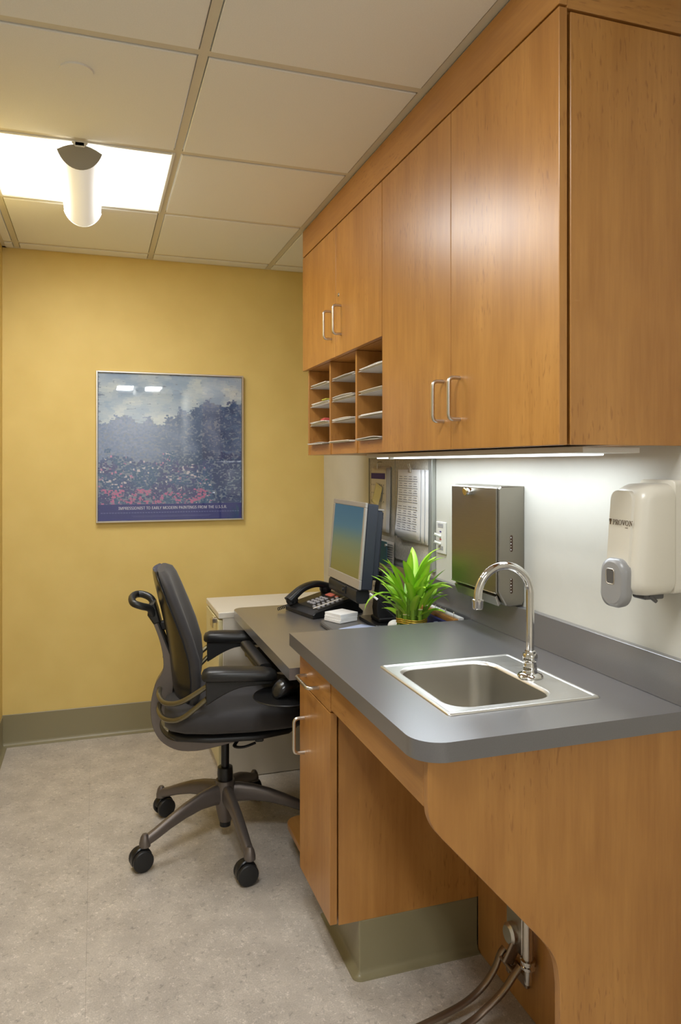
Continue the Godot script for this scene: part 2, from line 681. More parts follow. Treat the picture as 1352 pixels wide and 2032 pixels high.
func room() -> void:
	var st := mb()
	var fl := Node3D.new()
	fl.name = "floor"
	add_child(fl)
	structure(fl)
	st = mb()
	bb(st, Vector3(XW - 0.1, -0.1, ZB - 0.1), Vector3(-0.0242, 0.0, ZF + 0.1))
	obj("linoleum_sheet", st, M.linoleum, fl)
	st = mb()
	bb(st, Vector3(-0.0239, -0.1, ZB - 0.1), Vector3(XR + 0.1, 0.0, ZF + 0.1))
	obj("linoleum_sheet", st, M.linoleum, fl)

	st = mb()
	bb(st, Vector3(XL - 0.1, 0, ZB - 0.1), Vector3(XR + 0.1, CEIL + 0.3, ZB))
	structure(obj("wall_back", st, M.paint_yellow))
	st = mb()
	bb(st, Vector3(XL - 0.1, 0, ZB), Vector3(XL, CEIL + 0.3, ZW))
	structure(obj("wall_left", st, M.paint_yellow))
	st = mb()
	bb(st, Vector3(XW - 0.1, 0, ZW - 0.1), Vector3(XL - 0.1, CEIL + 0.3, ZW))
	structure(obj("wall_left", st, M.paint_white))
	st = mb()
	bb(st, Vector3(XW - 0.1, 0, ZW), Vector3(XW, CEIL + 0.3, ZF))
	structure(obj("wall_left", st, M.paint_white))
	st = mb()
	bb(st, Vector3(XR, 0, ZB), Vector3(XR + 0.1, CEIL + 0.3, ZF))
	structure(obj("wall_right", st, M.paint_white))
	st = mb()
	bb(st, Vector3(XW - 0.1, 0, ZF), Vector3(XR + 0.1, CEIL + 0.3, ZF + 0.1))
	structure(obj("wall_front", st, M.paint_white))

	st = mb()
	cove(st, Vector3(XL, 0, ZB), Vector3(1.4, 0, 0), Vector3(0, 0, 1), 0.148)
	structure(obj("baseboard_back", st, M.cove_base))
	st = mb()
	cove(st, Vector3(XL, 0, ZB + 0.02), Vector3(0, 0, ZW - ZB - 0.02), Vector3(1, 0, 0), 0.148)
	structure(obj("baseboard_left", st, M.cove_base))

	# suspended ceiling: slab, exposed tees, lay-in tiles standing a little proud of them
	st = mb()
	bb(st, Vector3(XW - 0.1, CEIL + 0.2, ZB - 0.1), Vector3(XR + 0.1, CEIL + 0.3, ZF + 0.1))
	var ce := Node3D.new()
	ce.name = "ceiling"
	add_child(ce)
	structure(ce)
	obj("ceiling_slab", st, M.ceiling_tile, ce)
	var xs_far := [XL, -0.350, 0.254, 0.849, XR]
	var xs_near := [XW, -0.954, -0.350, 0.254, 0.849, XR]
	var zs := [ZB]
	var z := -3.665
	while z < ZF:
		zs.append(z)
		z += 0.6098
	zs.append(ZF)
	var tee_z := box_mesh(Vector3(0.024, 0.006, ZF - ZB), 0.0, M.tee)
	for x in [-0.350, 0.254, 0.849]:
		piece("grid_tee", tee_z, ce, Vector3(x, CEIL + 0.003, (ZB + ZF) / 2))
	piece("grid_tee", box_mesh(Vector3(0.024, 0.006, ZF - ZW), 0.0, M.tee), ce, Vector3(-0.954, CEIL + 0.003, (ZW + ZF) / 2))
	for i in range(1, zs.size() - 1):
		var xs: Array = xs_far if zs[i] < ZW - 0.05 else xs_near
		for k in xs.size() - 1:
			var w: float = xs[k + 1] - xs[k] - 0.024
			piece("grid_cross_tee", box_mesh(Vector3(w, 0.006, 0.024), 0.0, M.tee), ce, Vector3((xs[k] + xs[k + 1]) / 2, CEIL + 0.003, zs[i]))
	for p in [[Vector3(XR - XL, 0.006, 0.02), Vector3((XL + XR) / 2, CEIL + 0.001, ZB + 0.01)], [Vector3(0.018, 0.006, ZW - ZB), Vector3(XL + 0.009, CEIL + 0.001, (ZB + ZW) / 2)]]:
		piece("wall_angle", box_mesh(p[0], 0.0, M.tee), ce, p[1])
	for i in zs.size() - 1:
		var xs: Array = xs_far if zs[i] < ZW - 0.05 else xs_near
		for k in xs.size() - 1:
			if (k == 1 and i == 2) or (k == 2 and i == 5) or (k == 3 and i == 11):
				continue   # the light fittings sit here
			var w: float = xs[k + 1] - xs[k] - 0.030
			var d: float = zs[i + 1] - zs[i] - 0.030
			if w < 0.03 or d < 0.03:
				continue
			piece("ceiling_panel", box_mesh(Vector3(w, 0.02, d), 0.002, M.ceiling_tile), ce, Vector3((xs[k] + xs[k + 1]) / 2, CEIL + 0.006, (zs[i] + zs[i + 1]) / 2))


func ceiling_light(xc: float, zc: float, energy: float, label: String) -> void:
	var t := thing("ceiling_light", label, "ceiling light", Vector3(xc, CEIL, zc), 0.0, "square ceiling lights with a curved basket")
	# recessed pan: a shallow vault of white enamel
	var st := mb()
	var rings := []
	var w := 0.578
	for i in 13:
		var a := -1.0 + 2.0 * i / 12
		var y := 0.012 + 0.085 * (1.0 - a * a)
		rings.append([Vector3(a * w / 2, y, -w / 2), Vector3(a * w / 2, y, w / 2), Vector3(a * w / 2, y + 0.012, w / 2), Vector3(a * w / 2, y + 0.012, -w / 2)])
	loft(st, rings)
	for s in [-1.0, 1.0]:
		var poly := [Vector2(-w / 2, 0.0)]
		for i in 13:
			var a := -1.0 + 2.0 * i / 12
			poly.append(Vector2(a * w / 2, 0.012 + 0.085 * (1.0 - a * a)))
		poly.append(Vector2(w / 2, 0.0))
		extrude(st, poly, Vector3(0, 0, s * w / 2 - 0.004), Vector3.RIGHT, Vector3.UP, Vector3(0, 0, 0.008))
	obj("pan", st, M.lamp_pan, t)
	st = mb()
	for s in [-1.0, 1.0]:
		bx(st, Vector3(s * (w / 2 + 0.001), 0.001, 0), Vector3(0.01, 0.012, w + 0.01), 0.001)
		bx(st, Vector3(0, 0.001, s * (w / 2 + 0.001)), Vector3(w - 0.01, 0.012, 0.01), 0.001)
	obj("frame", st, M.enamel_white, t)
	# hanging basket: a trough with a rounded underside
	st = mb()
	var half := 0.068
	var out := []
	var inn := []
	for i in 17:
		var a := deg_to_rad(-68.0 + 136.0 * i / 16)
		var rr := half / sin(deg_to_rad(68.0))
		out.append(Vector2(sin(a) * rr, -0.034 + (rr * cos(deg_to_rad(68.0)) - rr * cos(a)) * 1.25))
		inn.append(Vector2(sin(a) * (rr - 0.003), -0.034 + (rr * cos(deg_to_rad(68.0)) - (rr - 0.003) * cos(a)) * 1.25))
	inn.reverse()
	var shell := out.duplicate()
	shell.append_array(inn)
	extrude(st, shell, Vector3(0, 0, -0.29), Vector3.RIGHT, Vector3.UP, Vector3(0, 0, 0.58))
	obj("basket", st, M.basket_white, t)
	st = mb()
	var lip := []
	for p in out:
		lip.append(Vector3(p.x, p.y, -0.2915))
	tube(st, lip, 0.0022, 6)
	obj("basket_rim", st, M.basket_white, t)
	for s in [-1.0, 1.0]:
		st = mb()
		var cap := out.duplicate()
		for i in 9:
			var a := 1.0 - 2.0 * i / 8
			cap.append(Vector2(a * half * 0.97, -0.034 + 0.022 * (1.0 - a * a)))
		extrude(st, cap, Vector3(0, 0, s * 0.2915 - 0.0015), Vector3.RIGHT, Vector3.UP, Vector3(0, 0, 0.003))
		obj("basket_end", st, M.basket_end, t)
		st = mb()
		bx(st, Vector3(0, -0.004, s * 0.2915), Vector3(0.026, 0.022, 0.004))
		extrude(st, [Vector2(-0.013, 0.0), Vector2(-0.024, 0.012), Vector2(-0.020, 0.02), Vector2(0.020, 0.02), Vector2(0.024, 0.012), Vector2(0.013, 0.0)], Vector3(0, -0.020, s * 0.2915 - 0.002), Vector3.RIGHT, Vector3.UP, Vector3(0, 0, 0.004))
		obj("hanger", st, M.enamel_white, t)
	for x in [-0.026, 0.026]:
		st = mb()
		tube(st, [Vector3(x, -0.036, -0.27), Vector3(x, -0.036, 0.27)], 0.012, 10)
		obj("lamp_tube", st, M.lamp_tube_glow, t)
	var down := Basis(Vector3.RIGHT, -PI / 2)
	area(t, Vector3(-0.18, -0.004, 0), 0.2, 0.54, energy, Color(0.98, 0.99, 1.0), down)
	area(t, Vector3(0.18, -0.004, 0), 0.2, 0.54, energy, Color(0.98, 0.99, 1.0), down)


func lights() -> void:
	ceiling_light(-0.048, -2.7504, 0.70, "recessed square ceiling light with hanging white basket near the yellow wall")
	ceiling_light(-0.048, -0.9210, 1.0, "recessed square ceiling light with hanging white basket over the sink end of the room")
	ceiling_light(0.5515, 2.7378, 2.3, "recessed square ceiling light with hanging white basket beside the front wall")
	var st := mb()
	lathe(st, [Vector2(0.0, 0.012), Vector2(0.04, 0.012), Vector2(0.042, 0.004), Vector2(0.041, 0.0), Vector2(0.0, 0.0)], Vector3.ZERO, Basis(), 32)
	var d := obj("ceiling_disc", st, M.ceiling_tile)
	d.position = Vector3(-0.047, CEIL - 0.0085, -2.012)
	tag(d, "round white cover disc set in a ceiling tile near the light", "ceiling cover")


# ------------------------------------------------------------------ joinery
func pull(parent: Node3D, a: Vector3, b: Vector3, out: Vector3, r := 0.005, reach := 0.031) -> void:
	var st := mb()
	tube(st, rounded([a, a + out * reach, b + out * reach, b], 0.014, 6), r, 12)
	obj("handle", st, M.nickel, parent)


func upper_cabinets() -> void:
	var left := Vector3(-1, 0, 0)
	# tall pair of doors
	var t := thing("wall_cabinet", "tall maple wall cabinet with two flat doors above the sink counter", "cabinet", Vector3(XF, 1.36, -1.6965))
	var o := t.position
	var st := mb()
	bb(st, Vector3(XF + 0.0245, 1.364, -2.160) - o, Vector3(XR, 2.330, -1.2405) - o)
	obj("body", st, M.maple, t)
	st = mb()
	bb(st, Vector3(XF + 0.0265, 1.361, -1.2405) - o, Vector3(XR, 2.2105, -1.2285) - o, 0.0012)
	obj("end_panel", st, M.maple, t)
	for d in [[-1.6880, -1.2280, -1.640], [-2.1625, -1.6910, -1.730]]:
		st = mb()
		bb(st, Vector3(XF, 1.3605, d[0]) - o, Vector3(XF + 0.019, 2.2165, d[1]) - o, 0.0012)
		var door := obj("door", st, M.maple, t)
		pull(door, Vector3(XF, 1.434, d[2]) - o, Vector3(XF, 1.537, d[2]) - o, left)
	# short pair of doors over the mail slots
	t = thing("wall_cabinet", "short maple wall cabinet with two doors above the mail slots", "cabinet", Vector3(XF, 1.727, -2.635))
	o = t.position
	st = mb()
	bb(st, Vector3(XF + 0.0245, 1.7285, -3.098) - o, Vector3(XR, 2.330, -2.1605) - o)
	obj("body", st, M.maple, t)
	for d in [[-2.6345, -2.1655, -2.574, true], [-3.101, -2.6375, -2.690, false]]:
		st = mb()
		bb(st, Vector3(XF, 1.727, d[0]) - o, Vector3(XF + 0.019, 2.2165, d[1]) - o, 0.0012)
		var door := obj("door", st, M.maple, t)
		pull(door, Vector3(XF, 1.802, d[2]) - o, Vector3(XF, 1.907, d[2]) - o, left)
		if d[3]:
			st = mb()
			lathe(st, [Vector2(0, 0.003), Vector2(0.006, 0.003), Vector2(0.0075, 0.0)], Vector3(XF, 1.953, -2.602) - o, Basis(Vector3(0, 0, 1), PI / 2), 14)
			obj("lock", st, M.nickel, door)
	# fascia up to the ceiling, returned at the near end
	st = mb()
	bb(st, Vector3(XF, 2.2215, -3.101), Vector3(XF + 0.019, 2.334, -1.228), 0.001)
	bb(st, Vector3(XF + 0.019, 2.2165, -1.240), Vector3(XR, 2.334, -1.2283), 0.001)
	tag(obj("cabinet_fascia", st, M.maple_lying), "long maple filler board between the cabinet doors and the ceiling", "fascia")
	# mail organiser
	t = thing("mail_organizer", "maple mail organizer with twelve slots under the short cabinet", "organizer", Vector3(0.88, 1.36, -2.63))
	o = t.position
	st = mb()
	bb(st, Vector3(1.142, 1.362, -3.097) - o, Vector3(XR, 1.7275, -2.166) - o)
	obj("back_panel", st, M.maple, t)
	for z in [-3.089, -2.781, -2.473, -2.1735]:
		st = mb()
		bb(st, Vector3(0.88, 1.362, z - 0.008) - o, Vector3(1.142, 1.7275, z + 0.008) - o, 0.001)
		obj("upright", st, M.maple, t)
	st = mb()
	bb(st, Vector3(0.884, 1.362, -3.081) - o, Vector3(1.142, 1.404, -2.1815) - o)
	obj("bottom_rail", st, M.maple_lying, t)
	var rows := [1.4045, 1.489, 1.570, 1.652]
	var cols := [[-3.081, -2.789], [-2.773, -2.481], [-2.465, -2.1815]]
	var shelf_mats := [M.maple_edge, M.paper_grey]
	for c in cols:
		for r in range(1, 4):
			st = mb()
			bb(st, Vector3(0.886, rows[r] - 0.003, c[0]) - o, Vector3(1.142, rows[r], c[1]) - o, 0.0005)
			obj("shelf", st, shelf_mats[1], t)
	# loose papers on every shelf
	var rng := RandomNumberGenerator.new()
	rng.seed = 77
	var row_name := ["bottom", "third", "second", "top"]
	var col_name := ["beside the yellow wall", "in the middle column", "beside the tall doors"]
	for ci in 3:
		for ri in 4:
			var pt := thing("paper_stack", "loose papers in the %s mail slot %s" % [row_name[ri], col_name[ci]], "papers", Vector3(0.98, rows[ri] + 0.0006, (cols[ci][0] + cols[ci][1]) / 2), 0.0, "papers in the mail slots")
			var n := 2 + rng.randi() % 3
			if ri == 0:
				n = 2
			var y := 0.0
			var front := -0.092 if ri > 0 else -0.108
			for k in n:
				st = mb()
				var th := 0.0014 + rng.randf() * 0.0022
				var w := 0.205 + rng.randf() * 0.05
				var off := (rng.randf() - 0.5) * 0.02
				var fx := front - rng.randf() * 0.014
				var curl := rng.randf() * 0.005 * (0.3 if k == 0 else 1.0)
				var skew := 0.8 + rng.randf() * 1.6
				sheet(st, Vector3(0.14, y + th, off - w / 2), Vector3(fx - 0.14, 0, 0), Vector3(0, 0, w), func(a: float, b: float) -> float: return curl * sin(PI * pow(b, skew)) * a * a, th, 8, 8)
				obj("sheet", st, [M.paper, M.paper_warm, M.paper_grey, M.paper][rng.randi() % 4], pt)
				y += th + 0.0002
			if ci == 0 and ri == 2:
				st = mb()
				bx(st, Vector3(-0.075, y + 0.0035, 0.085), Vector3(0.06, 0.006, 0.06), 0.002)
				obj("note_pad", st, M.note_green, pt)
			if ci == 0 and ri == 1:
				st = mb()
				bx(st, Vector3(-0.088, y + 0.0055, 0.06), Vector3(0.03, 0.010, 0.05), 0.002, Basis(Vector3.RIGHT, -0.06))
				obj("red_note", st, M.note_red, pt)


func under_cabinet_light() -> void:
	var t := thing("under_cabinet_light", "slim fluorescent strip light under the tall maple wall cabinet", "strip light", Vector3(0.99, 1.36, -1.880))
	var st := mb()
	bx(st, Vector3(0.012, -0.0075, 0), Vector3(0.14, 0.013, 1.25), 0.001)
	obj("housing", st, M.strip_housing, t)
	st = mb()
	bx(st, Vector3(0.020, -0.0155, -0.03), Vector3(0.112, 0.005, 1.10), 0.002)
	obj("lens", st, M.strip_glow, t)
	st = mb()
	bx(st, Vector3(-0.046, -0.017, -0.42), Vector3(0.016, 0.008, 0.012), 0.001)
	obj("switch", st, M.white_plastic, t)
	area(t, Vector3(0.044, -0.0195, -0.03), 0.06, 1.08, 0.27, Color(0.90, 0.95, 1.0), Basis(Vector3.RIGHT, -PI / 2))


func counter_and_base() -> void:
	var x0 := 0.542
	var z0 := -2.110
	var z1 := -1.190
	# worktop around the sink cut-out
	var hx0 := 0.674
	var hx1 := 1.008
	var hz0 := -1.672
	var hz1 := -1.328
	var st := mb()
	var u := Vector3.RIGHT
	var v := Vector3(0, 0, 1)
	var o := Vector3(0, CT - 0.0365, 0)
	var up := Vector3(0, 0.0365, 0)
	extrude(st, [Vector2(x0, z0), Vector2(XR, z0), Vector2(XR, hz0), Vector2(x0, hz0)], o, u, v, up)
	extrude(st, [Vector2(x0, hz0), Vector2(hx0, hz0), Vector2(hx0, hz1), Vector2(x0, hz1)], o, u, v, up)
	extrude(st, [Vector2(hx1, hz0), Vector2(XR, hz0), Vector2(XR, hz1), Vector2(hx1, hz1)], o, u, v, up)
	var front := [Vector2(x0, hz1), Vector2(XR, hz1), Vector2(XR, z1)]
	for k in 11:
		var a := PI / 2 + PI / 2 * k / 10
		front.append(Vector2(x0 + 0.062, z1 - 0.062) + Vector2(cos(a), sin(a)) * 0.062)
	extrude(st, front, o, u, v, up)
	tag(obj("worktop", st, M.laminate), "grey laminate worktop with a rounded corner holding the sink", "worktop")
	st = mb()
	bb(st, Vector3(XR - 0.019, CT, z0), Vector3(XR, 0.917, z1), 0.001)
	tag(obj("backsplash", st, M.laminate), "grey laminate upstand along the wall behind the sink", "backsplash")

	# base cabinet: drawer over door, facing the aisle
	var t := thing("base_cabinet", "maple base cabinet with one drawer and one door beside the desk", "cabinet", Vector3(0.566, 0, -1.93))
	var q := t.position
	st = mb()
	bb(st, Vector3(0.589, 0.1455, -2.078) - q, Vector3(XR - 0.001, 0.788, -1.787) - q)
	obj("body", st, M.maple, t)
	st = mb()
	bb(st, Vector3(0.566, 0.6915, -2.080) - q, Vector3(0.585, 0.786, -1.788) - q, 0.001)
	var dr := obj("drawer", st, M.maple_lying, t)
	pull(dr, Vector3(0.566, 0.7255, -2.010) - q, Vector3(0.566, 0.7255, -1.888) - q, Vector3(-1, 0, 0))
	st = mb()
	bb(st, Vector3(0.566, 0.148, -2.080) - q, Vector3(0.585, 0.6885, -1.788) - q, 0.001)
	var dd := obj("door", st, M.maple, t)
	pull(dd, Vector3(0.566, 0.500, -2.030) - q, Vector3(0.566, 0.599, -2.030) - q, Vector3(-1, 0, 0))
	st = mb()
	bb(st, Vector3(0.648, 0.0, -2.07) - q, Vector3(0.985, 0.1455, -1.790) - q)
	cove(st, Vector3(0.648, 0, -2.07) - q, Vector3(0, 0, 0.280), Vector3(-1, 0, 0), 0.1453)
	cove(st, Vector3(0.648, 0, -1.790) - q, Vector3(0.337, 0, 0), Vector3(0, 0, 1), 0.1453)
	lathe(st, [Vector2(0.0, 0.1453), Vector2(0.004, 0.1453), Vector2(0.004, 0.022), Vector2(0.006, 0.013), Vector2(0.012, 0.007), Vector2(0.021, 0.004), Vector2(0.022, 0.0), Vector2(0.0, 0.0)], Vector3(0.648, 0, -1.790) - q, Basis(), 28)
	obj("toe_kick", st, M.cove_base, t)

	# apron under the worktop edge
	st = mb()
	bb(st, Vector3(0.568, 0.697, -1.7855), Vector3(0.587, 0.788, -1.2295), 0.001)
	tag(obj("apron_board", st, M.maple_lying), "maple apron board under the worktop edge before the knee space", "apron")
	# board closing off the pipes under the sink
	st = mb()
	bb(st, Vector3(0.987, 0.0, -1.784), Vector3(1.005, 0.788, -1.2295), 0.001)
	tag(obj("pipe_cover_panel", st, M.maple), "maple panel hiding the pipes at the back of the knee space", "panel")
	# cut-away end panel
	var pts := [Vector2(0.568, 0.788), Vector2(0.568, 0.706)]
	pts.append_array(spline2([Vector2(0.568, 0.706), Vector2(0.571, 0.684), Vector2(0.581, 0.662), Vector2(0.598, 0.641)], 4))
	pts.append_array(spline2([Vector2(0.790, 0.434), Vector2(0.822, 0.397), Vector2(0.840, 0.362), Vector2(0.847, 0.315)], 4))
	pts.append_array([Vector2(0.848, 0.0), Vector2(XR, 0.0), Vector2(XR, 0.788)])
	var clean := [pts[0]]
	for i in range(1, pts.size()):
		if (pts[i] - clean[-1]).length() > 0.0005:
			clean.append(pts[i])
	st = mb()
	extrude(st, clean, Vector3(0, 0, -1.2285), Vector3.RIGHT, Vector3.UP, Vector3(0, 0, 0.019), 0.001)
	tag(obj("end_panel", st, M.maple), "large maple end panel with a curved cut-away under the sink counter", "panel")


func sink() -> void:
	var t := thing("sink", "square stainless steel drop-in sink set in the grey worktop", "sink", Vector3(0.841, CT, -1.4995))
	var lift := func(poly: Array, y: float) -> Array:
		var r := []
		for p in poly:
			r.append(Vector3(p.x, y, p.y))
		return r
	var ow := 0.360
	var oh := 0.372
	var oc := Vector2(-0.0285, 0.0)
	var bw := 0.244
	var bh := 0.302
	var st := mb()
	var rings := [lift.call(rrect(ow, oh, 0.006, 6), 0.0002), lift.call(rrect(ow - 0.001, oh - 0.001, 0.006, 6), 0.0030), lift.call(rrect(ow - 0.006, oh - 0.006, 0.006, 6), 0.0046), lift.call(rrect(ow - 0.014, oh - 0.014, 0.006, 6), 0.0044), lift.call(rrect(ow - 0.020, oh - 0.020, 0.006, 6), 0.0026),
		lift.call(rrect(bw + 0.014, bh + 0.014, 0.055, 6, oc), 0.0024), lift.call(rrect(bw + 0.005, bh + 0.005, 0.051, 6, oc), 0.0008), lift.call(rrect(bw, bh, 0.050, 6, oc), -0.004)]
	loft(st, rings, false, {4: true, 5: true})
	obj("rim", st, M.stainless, t)
	st = mb()
	rings = [lift.call(rrect(bw, bh, 0.050, 6, oc), -0.004)]
	for k in 5:
		rings.append(lift.call(rrect(bw - 0.002 - 0.003 * k, bh - 0.002 - 0.003 * k, 0.05, 6, oc), -0.02 - 0.026 * k))
	for k in 5:
		var a := PI / 2 * (k + 1) / 5.0
		rings.append(lift.call(rrect(bw - 0.014 - 0.05 * (1 - cos(a)), bh - 0.014 - 0.05 * (1 - cos(a)), 0.05 - 0.012 * (1 - cos(a)), 6, oc), -0.124 - 0.026 * sin(a)))
	rings.append(lift.call(rrect(0.09, 0.09, 0.0449, 6, oc), -0.153))
	rings.append(lift.call(rrect(0.004, 0.004, 0.0019, 6, oc), -0.153))
	loft(st, rings, false)
	obj("bowl", st, M.stainless_bowl, t)
	st = mb()
	lathe(st, [Vector2(0.0, -0.003), Vector2(0.026, -0.003), Vector2(0.030, 0.002), Vector2(0.043, 0.003), Vector2(0.045, 0.0)], Vector3(oc.x, -0.152, oc.y), Basis(), 28)
	obj("drain", st, M.chrome, t)

	# gooseneck faucet on the sink deck
	t = thing("faucet", "chrome gooseneck faucet standing on the sink rim", "faucet", Vector3(0.962, CT + 0.0025, -1.492))
	st = mb()
	lathe(st, [Vector2(0.0, 0.0), Vector2(0.029, 0.0), Vector2(0.030, 0.003), Vector2(0.027, 0.007), Vector2(0.018, 0.010), Vector2(0.0165, 0.014), Vector2(0.0165, 0.020), Vector2(0.0, 0.020)], Vector3.ZERO, Basis(), 32)
	obj("flange", st, M.chrome, t)
	st = mb()
	lathe(st, [Vector2(0.0, 0.020), Vector2(0.0155, 0.020), Vector2(0.0160, 0.026), Vector2(0.0145, 0.030), Vector2(0.0145, 0.036), Vector2(0.0160, 0.038)], Vector3.ZERO, Basis(), 28)
	lathe(st, [Vector2(0.0165, 0.038), Vector2(0.0175, 0.040), Vector2(0.0175, 0.052), Vector2(0.0155, 0.055)], Vector3.ZERO, Basis(), 8)
	lathe(st, [Vector2(0.0130, 0.054), Vector2(0.0125, 0.060), Vector2(0.0100, 0.062)], Vector3.ZERO, Basis(), 28)
	obj("collar", st, M.chrome, t)
	st = mb()
	var pts := [Vector3(0, 0.055, 0), Vector3(0, 0.12, 0), Vector3(0, 0.193, 0)]
	for k in range(1, 25):
		var a := PI * k / 24.0
		pts.append(Vector3(-0.0685 + 0.0685 * cos(a), 0.193 + 0.0685 * sin(a), 0))
	pts.append(Vector3(-0.137, 0.188, 0))
	tube(st, pts, 0.0095, 18, 1.0, Vector3(0, 0, 1))
	obj("spout", st, M.chrome, t)
	st = mb()
	lathe(st, [Vector2(0.0, 0.0), Vector2(0.0110, 0.0), Vector2(0.0122, 0.003), Vector2(0.0122, 0.016), Vector2(0.0130, 0.018), Vector2(0.0130, 0.022), Vector2(0.0095, 0.023)], Vector3(-0.137, 0.166, 0), Basis(), 24)
	obj("aerator", st, M.chrome, t)

	# foot pedals and supply under the sink
	t = thing("foot_pedal_valve", "metal foot pedal valve with two curved bars under the sink", "pedal valve", Vector3(0.985, 0.0, -1.575))
	st = mb()
	bx(st, Vector3(-0.006, 0.20, -0.005), Vector3(0.012, 0.13, 0.07), 0.002)
	lathe(st, [Vector2(0.0, 0.022), Vector2(0.020, 0.022), Vector2(0.026, 0.016), Vector2(0.026, 0.0)], Vector3(-0.010, 0.175, -0.004), Basis(Vector3(0, 0, 1), PI / 2), 24)
	obj("valve_body", st, M.nickel, t)
	st = mb()
	tube(st, [Vector3(-0.020, 0.62, 0.070), Vector3(-0.020, 0.135, 0.070)], 0.0125, 16)
	obj("supply_pipe", st, M.nickel, t)
	st = mb()
	lathe(st, [Vector2(0.0125, 0.0), Vector2(0.018, 0.002), Vector2(0.018, 0.008), Vector2(0.0155, 0.010), Vector2(0.0155, 0.014), Vector2(0.018, 0.016), Vector2(0.018, 0.021), Vector2(0.0125, 0.023)], Vector3(-0.020, 0.138, 0.070), Basis(), 20)
	tube(st, [Vector3(-0.020, 0.138, 0.070), Vector3(-0.020, 0.102, 0.070)], 0.0095, 12)
	obj("pipe_nut", st, M.chrome, t)
	st = mb()
	tube(st, [Vector3(-0.012, 0.172, 0.014), Vector3(-0.024, 0.146, 0.012), Vector3(-0.038, 0.116, 0.010)], 0.015, 12, 0.35, Vector3(0, 0, 1), true, 3.5)
	obj("link_arm", st, M.pewter, t)
	st = mb()
	tube(st, [Vector3(-0.040, 0.112, -0.030), Vector3(-0.040, 0.112, 0.052)], 0.005, 10)
	obj("pivot_rod", st, M.pewter, t)
	for path in [[Vector3(-0.026, 0.128, -0.025), Vector3(-0.038, 0.116, -0.025), Vector3(-0.056, 0.080, -0.025), Vector3(-0.094, 0.044, -0.022), Vector3(-0.160, 0.024, -0.010), Vector3(-0.300, 0.014, 0.012)], [Vector3(-0.026, 0.128, 0.046), Vector3(-0.040, 0.114, 0.046), Vector3(-0.074, 0.078, 0.046), Vector3(-0.118, 0.052, 0.049), Vector3(-0.172, 0.032, 0.056), Vector3(-0.300, 0.014, 0.074)]]:
		st = mb()
		tube(st, spline(path, 6), 0.0095, 12, 0.55, Vector3(0, 1, 0), true, 3.0)
		obj("pedal", st, M.pewter, t)
	st = mb()
	bx(st, Vector3(-0.006, 0.085, 0.010), Vector3(0.012, 0.03, 0.08), 0.003)
	bx(st, Vector3(-0.022, 0.098, 0.010), Vector3(0.036, 0.010, 0.014), 0.002)
	obj("bracket", st, M.pewter, t)


